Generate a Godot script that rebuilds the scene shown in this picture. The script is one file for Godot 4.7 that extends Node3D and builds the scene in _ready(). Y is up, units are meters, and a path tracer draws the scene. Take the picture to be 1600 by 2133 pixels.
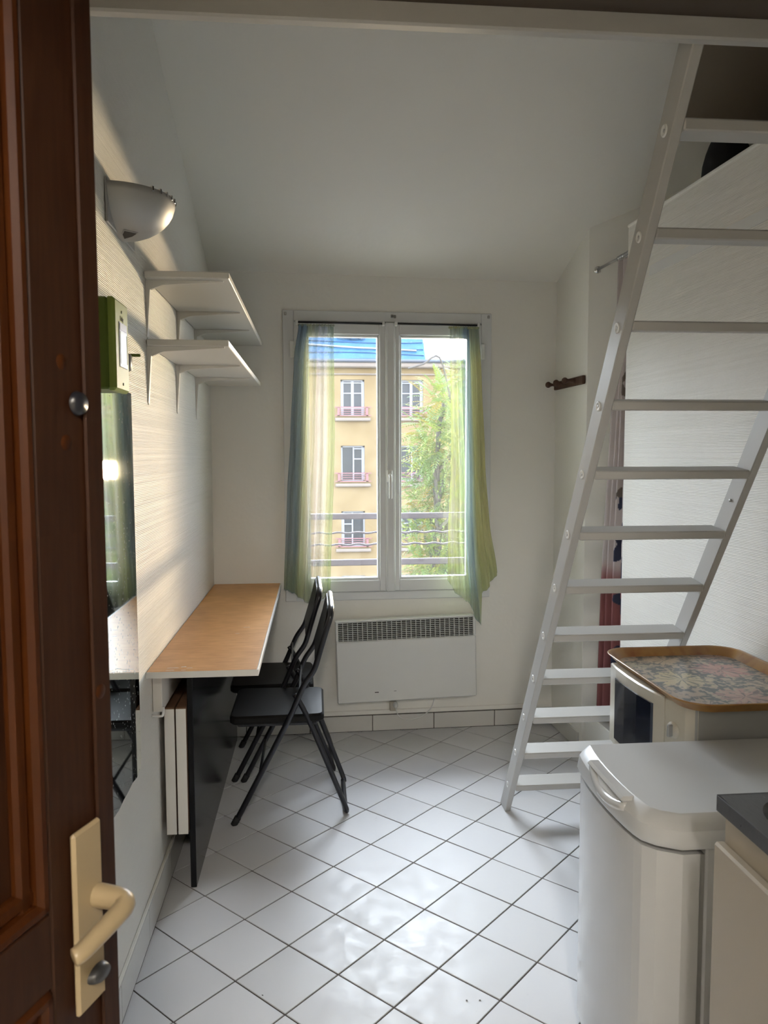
extends Node3D
# An attic studio seen from its entrance door: window with sheer curtains, wall desk, ladder to a loft, kitchen corner.
# World: x = 0 on the left wall, y up, the window wall near z = 0, the camera at z = 3.91 in the doorway.

const BACK_TURN := 0.027      # the window wall stands 1.5 degrees out of square
const RIGHT_TURN := 0.055     # the right wall opens 3 degrees towards the door
const EXPOSURE := 3.35
const LANDING := 0.65         # added fill lamp on the unseen landing
const SLOPE := 0.39           # the ceiling rises towards the door

var M := {}
var used := {}
var rng := RandomNumberGenerator.new()

# ---------------------------------------------------------------- helpers
func S(smooth := false) -> SurfaceTool:
	var st := SurfaceTool.new()
	st.begin(Mesh.PRIMITIVE_TRIANGLES)
	st.set_smooth_group(0 if smooth else -1)
	return st

func tri(st: SurfaceTool, a: Vector3, b: Vector3, c: Vector3, n: Vector3, ua := Vector2.ZERO, ub := Vector2.ZERO, uc := Vector2.ZERO) -> void:
	if (b - a).cross(c - a).dot(n) > 0.0:      # clockwise seen from outside
		var t := b; b = c; c = t
		var u := ub; ub = uc; uc = u
	st.set_uv(ua); st.add_vertex(a)
	st.set_uv(ub); st.add_vertex(b)
	st.set_uv(uc); st.add_vertex(c)

func quad(st: SurfaceTool, a: Vector3, b: Vector3, c: Vector3, d: Vector3, n: Vector3) -> void:
	tri(st, a, b, c, n, Vector2(0, 0), Vector2(1, 0), Vector2(1, 1))
	tri(st, a, c, d, n, Vector2(0, 0), Vector2(1, 1), Vector2(0, 1))

func done(st: SurfaceTool, material: Material) -> ArrayMesh:
	st.generate_normals()
	var m := st.commit()
	m.surface_set_material(0, material)
	return m

# a chamfered box between two corners
func box(st: SurfaceTool, lo: Vector3, hi: Vector3, r := 0.0, xf := Transform3D()) -> void:
	var c := (lo + hi) / 2.0
	var h := (hi - lo).abs() / 2.0
	r = minf(r, minf(h.x, minf(h.y, h.z)) * 0.9)
	for ax in 3:
		var u := (ax + 1) % 3
		var v := (ax + 2) % 3
		for s in [-1.0, 1.0]:
			var p := []
			for k in [[-1, -1], [1, -1], [1, 1], [-1, 1]]:
				var q := Vector3.ZERO
				q[ax] = s * h[ax]; q[u] = k[0] * (h[u] - r); q[v] = k[1] * (h[v] - r)
				p.append(xf * (c + q))
			var n := Vector3.ZERO
			n[ax] = s
			quad(st, p[0], p[1], p[2], p[3], xf.basis * n)
	if r <= 0.0:
		return
	for ax in 3:                                # edges along ax
		var u := (ax + 1) % 3
		var v := (ax + 2) % 3
		for su in [-1.0, 1.0]:
			for sv in [-1.0, 1.0]:
				var p := []
				for k in [[-1, 0], [1, 0], [1, 1], [-1, 1]]:
					var q := Vector3.ZERO
					q[ax] = k[0] * (h[ax] - r)
					q[u] = su * (h[u] - (r if k[1] == 0 else 0.0))
					q[v] = sv * (h[v] - (0.0 if k[1] == 0 else r))
					p.append(xf * (c + q))
				var n := Vector3.ZERO
				n[u] = su; n[v] = sv
				quad(st, p[0], p[1], p[2], p[3], xf.basis * n)
	for sx in [-1.0, 1.0]:
		for sy in [-1.0, 1.0]:
			for sz in [-1.0, 1.0]:
				var s := Vector3(sx, sy, sz)
				var a := c + s * Vector3(h.x, h.y - r, h.z - r)
				var b := c + s * Vector3(h.x - r, h.y, h.z - r)
				var d := c + s * Vector3(h.x - r, h.y - r, h.z)
				tri(st, xf * a, xf * b, xf * d, xf.basis * s)

# extrude a polygon (in the plane of axes u, v) along the axis w
func prism(st: SurfaceTool, poly: PackedVector2Array, origin: Vector3, u: Vector3, v: Vector3, w: Vector3, chamfer := 0.0) -> void:
	var inner := poly
	if chamfer > 0.0:
		var o := Geometry2D.offset_polygon(poly, -chamfer, Geometry2D.JOIN_MITER)
		if o.size() == 1 and o[0].size() == poly.size():
			inner = PackedVector2Array()
			for p in poly:                          # keep the order of corners
				var best: Vector2 = o[0][0]
				for k in o[0]:
					if k.distance_to(p) < best.distance_to(p):
						best = k
				inner.append(best)
		else:
			chamfer = 0.0
	var at := func(p: Vector2, t: float) -> Vector3: return origin + u * p.x + v * p.y + w * t
	var cw := chamfer / maxf(w.length(), 1e-6)
	var idx := Geometry2D.triangulate_polygon(inner)
	for k in range(0, idx.size(), 3):
		for t in [0.0, 1.0]:
			tri(st, at.call(inner[idx[k]], t), at.call(inner[idx[k + 1]], t), at.call(inner[idx[k + 2]], t), w * (2.0 * t - 1.0), inner[idx[k]], inner[idx[k + 1]], inner[idx[k + 2]])
	var area := 0.0
	for k in poly.size():
		area += poly[k].cross(poly[(k + 1) % poly.size()])
	var turn := signf(area) * signf(u.cross(v).dot(w)) * signf(u.cross(v).dot(w))
	for k in poly.size():
		var a := poly[k]
		var b := poly[(k + 1) % poly.size()]
		var e := b - a
		var n2 := Vector2(e.y, -e.x) * turn
		var n := u * n2.x + v * n2.y
		quad(st, at.call(a, cw), at.call(b, cw), at.call(b, 1.0 - cw), at.call(a, 1.0 - cw), n)
		if chamfer > 0.0:
			var ai := inner[k]
			var bi := inner[(k + 1) % poly.size()]
			quad(st, at.call(a, cw), at.call(b, cw), at.call(bi, 0.0), at.call(ai, 0.0), n - w.normalized() * n.length())
			quad(st, at.call(a, 1.0 - cw), at.call(b, 1.0 - cw), at.call(bi, 1.0), at.call(ai, 1.0), n + w.normalized() * n.length())

# a tube along a path
func tube(st: SurfaceTool, path: Array, r, sides := 10, caps := true) -> void:
	var rings := []
	var up := Vector3.UP
	for i in path.size():
		var p: Vector3 = path[i]
		var t: Vector3 = (path[mini(i + 1, path.size() - 1)] - path[maxi(i - 1, 0)]).normalized()
		if i == 0:
			up = Vector3.UP if absf(t.y) < 0.9 else Vector3.RIGHT
		var side := t.cross(up).normalized()
		up = side.cross(t).normalized()
		var ring := []
		var rad: float = r[i] if r is Array else r
		for k in sides:
			var a := TAU * k / sides
			ring.append(p + (side * cos(a) + up * sin(a)) * rad)
		rings.append(ring)
	for i in rings.size() - 1:
		for k in sides:
			var k2 := (k + 1) % sides
			var n: Vector3 = rings[i][k] + rings[i + 1][k2] - path[i] - path[i + 1]
			quad(st, rings[i][k], rings[i][k2], rings[i + 1][k2], rings[i + 1][k], n)
	if caps:
		for e in [0, rings.size() - 1]:
			var n: Vector3 = path[e] - path[1 if e == 0 else e - 1]
			for k in sides:
				tri(st, path[e], rings[e][k], rings[e][(k + 1) % sides], n)

# turn a profile of (radius, height) round the axis at the origin
func lathe(st: SurfaceTool, prof: Array, origin: Vector3, axis: Vector3, sides := 24, squash := Vector2.ONE, from := 0.0, to := TAU) -> void:
	axis = axis.normalized()
	var u := axis.cross(Vector3.RIGHT if absf(axis.x) < 0.9 else Vector3.UP).normalized()
	var v := axis.cross(u).normalized()
	if absf(axis.y) > 0.9:
		u = Vector3.RIGHT; v = Vector3.BACK
	for i in prof.size() - 1:
		for k in sides:
			var a := lerpf(from, to, float(k) / sides)
			var b := lerpf(from, to, float(k + 1) / sides)
			var da := u * cos(a) * squash.x + v * sin(a) * squash.y
			var db := u * cos(b) * squash.x + v * sin(b) * squash.y
			var p0: Vector2 = prof[i]
			var p1: Vector2 = prof[i + 1]
			var n := (da + db) * (p1.y - p0.y) + axis * 2.0 * (p0.x - p1.x)
			if p0.x < 1e-6:
				tri(st, origin + axis * p0.y, origin + da * p1.x + axis * p1.y, origin + db * p1.x + axis * p1.y, n)
			elif p1.x < 1e-6:
				tri(st, origin + axis * p1.y, origin + da * p0.x + axis * p0.y, origin + db * p0.x + axis * p0.y, n)
			else:
				quad(st, origin + da * p0.x + axis * p0.y, origin + db * p0.x + axis * p0.y, origin + db * p1.x + axis * p1.y, origin + da * p1.x + axis * p1.y, n)

func smooth_path(pts: Array, n := 6) -> Array:
	var c := Curve3D.new()
	for i in pts.size():
		var t: Vector3 = (pts[mini(i + 1, pts.size() - 1)] - pts[maxi(i - 1, 0)]) / 6.0
		c.add_point(pts[i], -t, t)
	var out := []
	for i in (pts.size() - 1) * n + 1:
		out.append(c.sample(mini(i / n, pts.size() - 2), float(i) / n - mini(i / n, pts.size() - 2)))
	return out

func numbered(called: String) -> String:
	var n: int = used.get(called, 0)
	used[called] = n + 1
	return called if n == 0 else "%s_%03d" % [called, n]

func obj(called: String, mesh: Mesh, parent: Node = self) -> MeshInstance3D:
	var o := MeshInstance3D.new()
	o.name = numbered(called) if parent == self else called
	o.mesh = mesh
	o.cast_shadow = GeometryInstance3D.SHADOW_CASTING_SETTING_ON
	parent.add_child(o, true)
	return o

func part(called: String, st: SurfaceTool, material: Material, parent: Node = self) -> MeshInstance3D:
	return obj(called, done(st, material), parent)

func bx(called: String, lo: Vector3, hi: Vector3, r: float, material: Material, parent: Node = self) -> MeshInstance3D:
	var st := S()
	box(st, lo, hi, r)
	return part(called, st, material, parent)

func tag(o: Node, label: String, category: String, group := "") -> void:
	o.set_meta("label", label)
	o.set_meta("category", category)
	if group:
		o.set_meta("group", group)

func thing(called: String, label: String, category: String, at := Vector3.ZERO, turn := 0.0, group := "") -> Node3D:
	var o := Node3D.new()
	o.name = numbered(called)
	add_child(o)
	o.position = at
	o.rotation.y = turn
	tag(o, label, category, group)
	return o

func frame_of(called: String, at := Vector3.ZERO, turn := 0.0) -> Node3D:      # a piece of the setting
	var o := Node3D.new()
	o.name = called
	add_child(o)
	o.position = at
	o.rotation.y = turn
	o.set_meta("kind", "structure")
	return o

func struct(o: Node) -> Node:
	o.set_meta("kind", "structure")
	return o

# ---------------------------------------------------------------- materials
func lin(r: float, g: float, b: float, a := 1.0) -> Color:
	var c := Color(r, g, b).linear_to_srgb()
	c.a = a
	return c

func mat(called: String, c: Color, rough := 0.6, metal := 0.0) -> StandardMaterial3D:
	var m := StandardMaterial3D.new()
	m.resource_name = called
	m.albedo_color = c
	m.roughness = rough
	m.metallic = metal
	M[called] = m
	return m

func texture(w: int, h: int, f: Callable) -> ImageTexture:
	var im := Image.create(w, h, false, Image.FORMAT_RGBA8)
	for y in h:
		for x in w:
			im.set_pixel(x, y, f.call(x, y))
	return ImageTexture.create_from_image(im)

func noise(seed_: int, freq: float, octaves := 3) -> FastNoiseLite:
	var n := FastNoiseLite.new()
	n.seed = seed_
	n.noise_type = FastNoiseLite.TYPE_SIMPLEX_SMOOTH
	n.frequency = freq
	n.fractal_octaves = octaves
	return n

func world_map(m: StandardMaterial3D, scale: Vector3) -> void:
	m.uv1_triplanar = true
	m.uv1_world_triplanar = true
	m.uv1_scale = scale

func grey(v: float) -> Color:
	return Color(v, v, v)

func materials() -> void:
	var n1 := noise(3, 0.02)
	var n2 := noise(8, 0.09)
	# painted plaster, slightly uneven
	var plaster_relief := texture(256, 256, func(x: int, y: int): return grey(0.5 + 0.28 * n2.get_noise_2d(x, y) + 0.2 * n1.get_noise_2d(x, y)))
	var paint := mat("white_paint", lin(0.83, 0.815, 0.76), 0.55)
	paint.heightmap_enabled = true; paint.heightmap_texture = plaster_relief; paint.heightmap_scale = 0.12
	world_map(paint, Vector3.ONE * 1.3)
	var paint2 := mat("ceiling_paint", lin(0.82, 0.80, 0.74), 0.6)
	paint2.heightmap_enabled = true; paint2.heightmap_texture = plaster_relief; paint2.heightmap_scale = 0.15
	world_map(paint2, Vector3.ONE * 0.9)
	# ribbed wallpaper under paint: fine horizontal cords
	var rib := noise(21, 0.05)
	var rows := []
	rng.seed = 5
	for i in 128:
		rows.append(rng.randf_range(0.55, 1.0))
	var ribs := texture(512, 512, func(x: int, y: int):
		var yy: float = y + 0.8 * rib.get_noise_2d(x * 0.3, y * 0.3)
		var k := int(floor(yy / 5.12)) % 100
		var ph := fposmod(yy / 5.12, 1.0)
		var a: float = rows[posmod(k, 100)] * (0.85 + 0.25 * rib.get_noise_2d(x * 0.5, y * 4.0))
		return grey(clampf(0.1 + a * sin(ph * PI) * 0.8, 0, 1)))
	var paper := mat("ribbed_wallpaper", lin(0.81, 0.79, 0.73), 0.55)
	paper.heightmap_enabled = true; paper.heightmap_texture = ribs; paper.heightmap_scale = 0.2
	world_map(paper, Vector3.ONE * 2.0)
	# glazed white floor tiles with dull, worn patches
	var wear := texture(256, 256, func(x: int, y: int):
		var v := 0.42 + 0.17 * n1.get_noise_2d(x * 1.3, y * 1.3) + 0.09 * n2.get_noise_2d(x * 2.0, y * 2.0)
		return grey(clampf(v, 0.16, 0.7)))
	for i in 4:
		var t := mat("floor_tile_%d" % i, lin([0.60, 0.635, 0.58, 0.615][i], [0.60, 0.635, 0.58, 0.615][i], [0.615, 0.65, 0.59, 0.63][i]), 1.0)
		t.roughness_texture = wear
		t.metallic_specular = 0.23
		t.roughness_texture_channel = BaseMaterial3D.TEXTURE_CHANNEL_RED
		t.heightmap_enabled = true; t.heightmap_texture = plaster_relief; t.heightmap_scale = 0.03
		world_map(t, Vector3.ONE * (1.1 + 0.2 * i))
	mat("grout", lin(0.085, 0.07, 0.062), 0.9)
	mat("skirting_tile", lin(0.62, 0.61, 0.58), 0.3)
	mat("white_gloss", lin(0.76, 0.76, 0.74), 0.28)
	mat("pvc_white", lin(0.72, 0.73, 0.73), 0.35)
	mat("shelf_white", lin(0.72, 0.70, 0.65), 0.45)
	mat("ladder_paint", lin(0.44, 0.43, 0.41), 0.45)
	mat("radiator_white", lin(0.70, 0.70, 0.67), 0.4)
	mat("dark_slot", lin(0.03, 0.026, 0.02), 0.8)
	mat("black_rubber", lin(0.012, 0.012, 0.013), 0.7)
	mat("black_metal", lin(0.012, 0.012, 0.016), 0.3)
	mat("black_vinyl", lin(0.012, 0.0115, 0.011), 0.42).metallic_specular = 0.22
	mat("steel", lin(0.5, 0.5, 0.5), 0.3, 1.0)
	mat("chrome", lin(0.7, 0.7, 0.7), 0.15, 1.0)
	mat("silver_shell", lin(0.46, 0.46, 0.45), 0.5, 0.35)
	mat("dark_plastic", lin(0.03, 0.03, 0.032), 0.4)
	mat("black_panel", lin(0.009, 0.009, 0.0095), 0.18).metallic_specular = 0.32
	mat("clear_glass", lin(0.9, 0.95, 0.93, 0.06), 0.02).transparency = BaseMaterial3D.TRANSPARENCY_ALPHA
	mat("chipboard", lin(0.16, 0.085, 0.045), 0.8)
	mat("cream_lacquer", lin(0.36, 0.31, 0.24), 0.4)
	mat("fridge_white", lin(0.52, 0.52, 0.515), 0.14)
	mat("fridge_top", lin(0.52, 0.525, 0.525), 0.3)
	mat("mw_ivory", lin(0.50, 0.465, 0.385), 0.3)
	mat("mw_side", lin(0.30, 0.30, 0.29), 0.4)
	mat("mw_glass", lin(0.012, 0.015, 0.025), 0.08)
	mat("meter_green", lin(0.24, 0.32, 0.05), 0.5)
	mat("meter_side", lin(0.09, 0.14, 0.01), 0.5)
	mat("lcd_grey", lin(0.33, 0.36, 0.24), 0.35)
	mat("print_dark", lin(0.04, 0.06, 0.02), 0.6)
	mat("ivory_plastic", lin(0.32, 0.245, 0.145), 0.36)
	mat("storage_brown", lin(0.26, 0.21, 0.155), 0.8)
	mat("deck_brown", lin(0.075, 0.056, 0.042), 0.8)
	mat("dark_cloth", lin(0.008, 0.009, 0.014), 0.85)
	mat("rail_iron", lin(0.06, 0.045, 0.055), 0.5)
	var opal := mat("lamp_opal", lin(0.8, 0.8, 0.78), 0.5)
	opal.emission_enabled = true; opal.emission = Color(1.0, 0.97, 0.93); opal.emission_energy_multiplier = 1.5
	mat("hall_paint", lin(0.7, 0.67, 0.6), 0.8)
	# brushed steel of the sink
	var brushed := texture(128, 128, func(x: int, y: int): return grey(0.33 + 0.1 * n2.get_noise_2d(x * 6.0, y * 0.4)))
	var sink := mat("sink_steel", lin(0.085, 0.085, 0.088), 1.0, 0.4)
	sink.roughness_texture = brushed
	world_map(sink, Vector3.ONE * 4.0)
	# mirror with spotted, dying silver
	var spots := noise(40, 0.22, 2)
	var age := texture(256, 256, func(x: int, y: int):
		var v := spots.get_noise_2d(x, y) + 0.25 * n1.get_noise_2d(x * 2.0, y * 2.0)
		return Color(0.78, 0.79, 0.77) if v > 0.64 else Color(0.80, 0.83, 0.82))
	var mirror := mat("mirror_silver", Color.WHITE, 0.03, 1.0)
	mirror.metallic_texture = texture(256, 256, func(x: int, y: int): return grey(0.0 if spots.get_noise_2d(x, y) + 0.25 * n1.get_noise_2d(x * 2.0, y * 2.0) > 0.64 else 1.0))
	mirror.metallic_texture_channel = BaseMaterial3D.TEXTURE_CHANNEL_RED
	mirror.albedo_texture = age
	world_map(mirror, Vector3(1.5, 1.5, 1.5))
	# woods
	var gr := noise(60, 0.03, 4)
	var ply := texture(256, 256, func(x: int, y: int):
		var v := gr.get_noise_2d(x * 1.0, y * 5.0) * 0.5 + gr.get_noise_2d(x * 0.6 + 90.0, y * 0.8) * 0.5
		var c := lin(0.56, 0.26, 0.075).lerp(lin(0.72, 0.37, 0.125), clampf(0.5 + v, 0, 1))
		return c)
	var plywood := mat("orange_plywood", Color.WHITE, 0.42)
	plywood.albedo_texture = ply
	world_map(plywood, Vector3(1.4, 1.4, 1.0))
	for spec in [["door_wood", 0.036, 0.0135, 0.0055, 0.5], ["door_moulding", 0.05, 0.0135, 0.0022, 0.45], ["rack_wood", 0.12, 0.07, 0.05, 0.6]]:
		var base := lin(spec[1], spec[2], spec[3])
		var dark := lin(spec[1] * 0.68, spec[2] * 0.62, spec[3] * 0.6)
		var t := texture(256, 256, func(x: int, y: int):
			var v := gr.get_noise_2d(x * 6.0, y * 0.35) + 0.4 * gr.get_noise_2d(x * 14.0 + 40.0, y * 0.9)
			return base.lerp(dark, clampf(0.5 + 0.9 * v, 0, 1)))
		var m := mat(spec[0], Color.WHITE, spec[4])
		m.metallic_specular = 0.3
		m.albedo_texture = t
		m.uv1_triplanar = true
		m.uv1_scale = Vector3.ONE * 2.2
	# sheer curtains
	for side in 2:
		var t := texture(256, 64, func(x: int, y: int): return sheer(side, x / 255.0, y / 63.0))
		var c := mat("sheer_%d" % side, Color.WHITE, 0.9)
		c.albedo_texture = t
		c.transparency = BaseMaterial3D.TRANSPARENCY_ALPHA
		c.cull_mode = BaseMaterial3D.CULL_DISABLED
		c.backlight_enabled = true
		c.backlight = lin(0.13, 0.135, 0.105)
	# closet curtain: pale mauve cloth, printed with large dark leaves, dusky pink below
	var blot := noise(77, 0.022, 2)
	var cloth := texture(128, 512, func(x: int, y: int):
		var c := lin(0.52, 0.46, 0.45)
		var v := y / 511.0
		if v > 0.64:
			c = c.lerp(lin(0.24, 0.085, 0.085), smoothstep(0.64, 0.70, v))
		var b := blot.get_noise_2d(x * 1.6, y * 1.1 + 300.0)
		if x > 64 and v > 0.22 and b > 0.18:
			c = lin(0.03, 0.035, 0.07) if v > 0.5 else lin(0.15, 0.12, 0.10)
		return c)
	var cc := mat("closet_cloth", Color.WHITE, 0.85)
	cc.albedo_texture = cloth
	cc.cull_mode = BaseMaterial3D.CULL_DISABLED
	# tray print: loose flowers on pinkish beige
	var tr := texture(512, 384, tray_print)
	var tm := mat("tray_print", Color.WHITE, 0.3)
	tm.albedo_texture = tr
	var rimn := noise(90, 0.03, 3)
	var rt := texture(128, 128, func(x: int, y: int): return lin(0.36, 0.19, 0.055).lerp(lin(0.20, 0.06, 0.025), clampf(rimn.get_noise_2d(x, y) * 1.8 - 0.15, 0, 1)))
	var rim := mat("tray_rim", Color.WHITE, 0.3)
	rim.albedo_texture = rt
	world_map(rim, Vector3.ONE * 3.0)
	# outside
	var fac := noise(120, 0.02, 4)
	var render := texture(256, 256, func(x: int, y: int): return lin(0.295, 0.205, 0.09).lerp(lin(0.235, 0.155, 0.06), clampf(0.45 + fac.get_noise_2d(x, y), 0, 1)))
	var fm := mat("ochre_render", Color.WHITE, 0.9)
	fm.albedo_texture = render
	world_map(fm, Vector3.ONE * 0.14)
	mat("stone_trim", lin(0.25, 0.20, 0.15), 0.9)
	mat("sash_white", lin(0.34, 0.34, 0.34), 0.6)
	mat("far_pane", lin(0.03, 0.031, 0.033), 0.3)
	mat("rail_red", lin(0.30, 0.12, 0.115), 0.6)
	mat("gutter_zinc", lin(0.1, 0.11, 0.13), 0.6)
	var tarp := texture(256, 128, func(x: int, y: int):
		var v := fac.get_noise_2d(x * 0.7, y * 3.0)
		return lin(0.005, 0.082, 0.18).lerp(lin(0.018, 0.128, 0.225), clampf(0.5 + 1.4 * v, 0, 1)))
	var tp := mat("blue_tarp", Color.WHITE, 0.45)
	tp.albedo_texture = tarp
	world_map(tp, Vector3.ONE * 0.3)
	mat("tarp_crease", lin(0.006, 0.05, 0.15), 0.5)
	mat("white_strap", lin(0.42, 0.42, 0.42), 0.6)
	mat("chimney_white", lin(0.5, 0.49, 0.47), 0.8)
	for i in 3:
		var lf := mat("leaf_%d" % i, [lin(0.20, 0.24, 0.045), lin(0.13, 0.19, 0.045), lin(0.27, 0.21, 0.035)][i], 0.5)
		lf.cull_mode = BaseMaterial3D.CULL_DISABLED
		lf.backlight_enabled = true
		lf.backlight = [lin(0.20, 0.23, 0.03), lin(0.13, 0.18, 0.03), lin(0.24, 0.17, 0.03)][i]
	mat("bark", lin(0.12, 0.10, 0.08), 0.9)
	mat("street", lin(0.16, 0.155, 0.15), 0.9)

func sheer(side: int, u: float, v: float) -> Color:
	# bands run down the cloth; u = 0 is its outer edge
	var stops: Array
	if side == 0:
		stops = [[0.0, Color(0.56, 0.63, 0.66, 0.76)], [0.20, Color(0.58, 0.66, 0.69, 0.74)], [0.33, Color(0.84, 0.85, 0.62, 0.58)], [0.44, Color(0.92, 0.89, 0.74, 0.50)], [0.52, Color(0.62, 0.63, 0.55, 0.60)],
			[0.60, Color(0.90, 0.87, 0.91, 0.42)], [0.70, Color(0.66, 0.67, 0.68, 0.50)], [0.80, Color(0.90, 0.88, 0.91, 0.40)], [0.88, Color(0.80, 0.84, 0.64, 0.46)], [0.94, Color(0.62, 0.69, 0.50, 0.58)], [1.0, Color(0.76, 0.83, 0.60, 0.56)]]
	else:
		stops = [[0.0, Color(0.84, 0.83, 0.58, 0.78)], [0.30, Color(0.82, 0.81, 0.57, 0.76)], [0.37, Color(0.55, 0.63, 0.66, 0.74)], [0.52, Color(0.58, 0.67, 0.72, 0.66)],
			[0.62, Color(0.76, 0.82, 0.62, 0.54)], [0.72, Color(0.92, 0.91, 0.74, 0.44)], [0.80, Color(0.74, 0.74, 0.54, 0.54)], [0.90, Color(0.93, 0.92, 0.74, 0.42)], [1.0, Color(0.84, 0.86, 0.56, 0.56)]]
	var c: Color = stops[-1][1]
	for i in stops.size() - 1:
		if u >= stops[i][0] and u <= stops[i + 1][0]:
			c = stops[i][1].lerp(stops[i + 1][1], smoothstep(0.0, 1.0, (u - stops[i][0]) / (stops[i + 1][0] - stops[i][0])))
	c = c.lerp(Color(0.26, 0.40, 0.58, c.a + 0.1), 0.6 * smoothstep(0.16, 0.0, v) * (0.5 + 0.5 * absf(u - 0.5)))
	c = c.lerp(Color(0.56, 0.62, 0.34, c.a), 0.45 * smoothstep(0.8, 1.0, v))
	return c

func tray_print(x: int, y: int) -> Color:
	var p := Vector2(x, y)
	var c := Color(0.60, 0.52, 0.435)
	var k := 0.0
	for f in FLOWERS:
		var d: Vector2 = p - Vector2(f[0], f[1])
		var a := d.angle()
		var r := d.length() / float(f[2]) * (1.0 + 0.35 * tray_noise.get_noise_2d(x * 1.5 + 50.0, y * 1.5))
		var petal := 0.60 + 0.40 * absf(sin(a * float(f[3]) * 0.5 + float(f[4])))
		if r < petal:
			var col: Color = f[5]
			var streak: float = 0.5 + 0.9 * tray_noise.get_noise_2d(a * 60.0, r * 25.0 + f[0])
			c = c.lerp(col.lerp(Color(0.66, 0.59, 0.50), clampf(streak, 0, 1) * 0.7), 0.75)
			if streak < 0.3:
				c = c.lerp(Color(0.22, 0.22, 0.21), 0.6)
		elif r < 1.7:
			k = maxf(k, 1.7 - r)
	var n: float = tray_noise.get_noise_2d(x * 1.3 + 9.0, y * 0.65)
	var n2: float = tray_noise.get_noise_2d(x * 0.6, y * 1.4 + 70.0)
	if k > 0.05 and maxf(n, n2 - 0.06) > 0.10:
		c = c.lerp(Color(0.20, 0.225, 0.215), clampf((maxf(n, n2 - 0.06) - 0.07) * 7.0, 0, 1) * clampf(k * 2.0, 0, 0.9))
	return c

var tray_noise := noise(91, 0.035, 3)
const FLOWERS := [[110, 200, 70, 9, 0.2, Color(0.62, 0.38, 0.35)], [260, 120, 78, 11, 1.0, Color(0.70, 0.64, 0.42)], [330, 260, 76, 9, 0.7, Color(0.64, 0.30, 0.29)], [180, 310, 56, 8, 2.0, Color(0.66, 0.58, 0.50)],
	[430, 150, 56, 8, 0.4, Color(0.68, 0.58, 0.45)], [60, 90, 44, 7, 1.3, Color(0.60, 0.48, 0.44)], [450, 310, 50, 8, 2.4, Color(0.58, 0.40, 0.38)], [390, 60, 40, 7, 0.1, Color(0.55, 0.52, 0.40)]]

# ---------------------------------------------------------------- scene
func _ready() -> void:
	view_and_light()
	materials()
	shell()
	floor_tiles()
	window()
	street()
	landing_fill_lamp()
	desk_corner()
	left_wall_things()
	window_wall_things()
	ladder()
	kitchen()
	entrance_door()

func view_and_light() -> void:
	var cam := Camera3D.new()
	cam.name = "camera"
	cam.keep_aspect = Camera3D.KEEP_HEIGHT
	cam.fov = 67.2186
	cam.near = 0.05
	cam.far = 300.0
	add_child(cam)
	cam.position = Vector3(0.5139, 1.4423, 3.9097)
	cam.basis = Basis(Vector3.UP, -0.0885822) * Basis(Vector3.RIGHT, -0.0745139) * Basis(Vector3.BACK, -0.0027047)
	cam.current = true
	var at := CameraAttributesPhysical.new()
	at.frustum_focal_length = 18.0566      # 67.22 degrees tall on a 24 mm gate
	at.frustum_near = 0.05
	at.frustum_far = 300.0
	at.frustum_focus_distance = 3.2
	at.exposure_aperture = 8.0
	cam.attributes = at
	var we := WorldEnvironment.new()
	we.name = "world_environment"
	var e := Environment.new()
	e.background_mode = Environment.BG_SKY
	var sky := Sky.new()
	var sm := ProceduralSkyMaterial.new()
	sm.sky_top_color = lin(0.62, 0.74, 1.0)
	sm.sky_horizon_color = lin(0.86, 0.92, 1.0)
	sm.ground_bottom_color = lin(0.25, 0.24, 0.22)
	sm.ground_horizon_color = lin(0.45, 0.44, 0.42)
	sm.sky_curve = 0.12
	sky.sky_material = sm
	e.sky = sky
	e.background_energy_multiplier = 2.7
	e.tonemap_mode = Environment.TONE_MAPPER_LINEAR
	e.tonemap_exposure = EXPOSURE
	e.sdfgi_enabled = true
	e.ssao_enabled = true
	e.ssil_enabled = true
	we.environment = e
	add_child(we)
	# sunlight thrown back from the sunlit house fronts outside, on the right
	var a := AreaLight3D.new()
	a.name = "sunlit_front_glow"
	a.area_size = Vector2(2.4, 0.22)
	a.light_color = Color(1.0, 0.89, 0.72)
	a.light_energy = 32.0
	a.area_range = 60.0
	a.area_attenuation = 2.0
	a.shadow_enabled = true
	add_child(a)
	var p := AreaLight3D.new()                     # added area light, unseen, boosting the daylight indoors
	p.name = "sky_boost"
	p.area_size = Vector2(3.6, 2.2)
	p.light_color = Color(0.93, 0.97, 1.0)
	p.light_energy = 45.0
	p.area_range = 60.0
	p.area_attenuation = 2.0
	p.shadow_enabled = true
	add_child(p)
	p.look_at_from_position(Vector3(0.2, 3.3, -2.9), Vector3(0.95, 0.6, 1.4))
	a.look_at_from_position(Vector3(3.2, 1.25, -6.0), Vector3(0.2, 1.4, 1.2))

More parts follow.
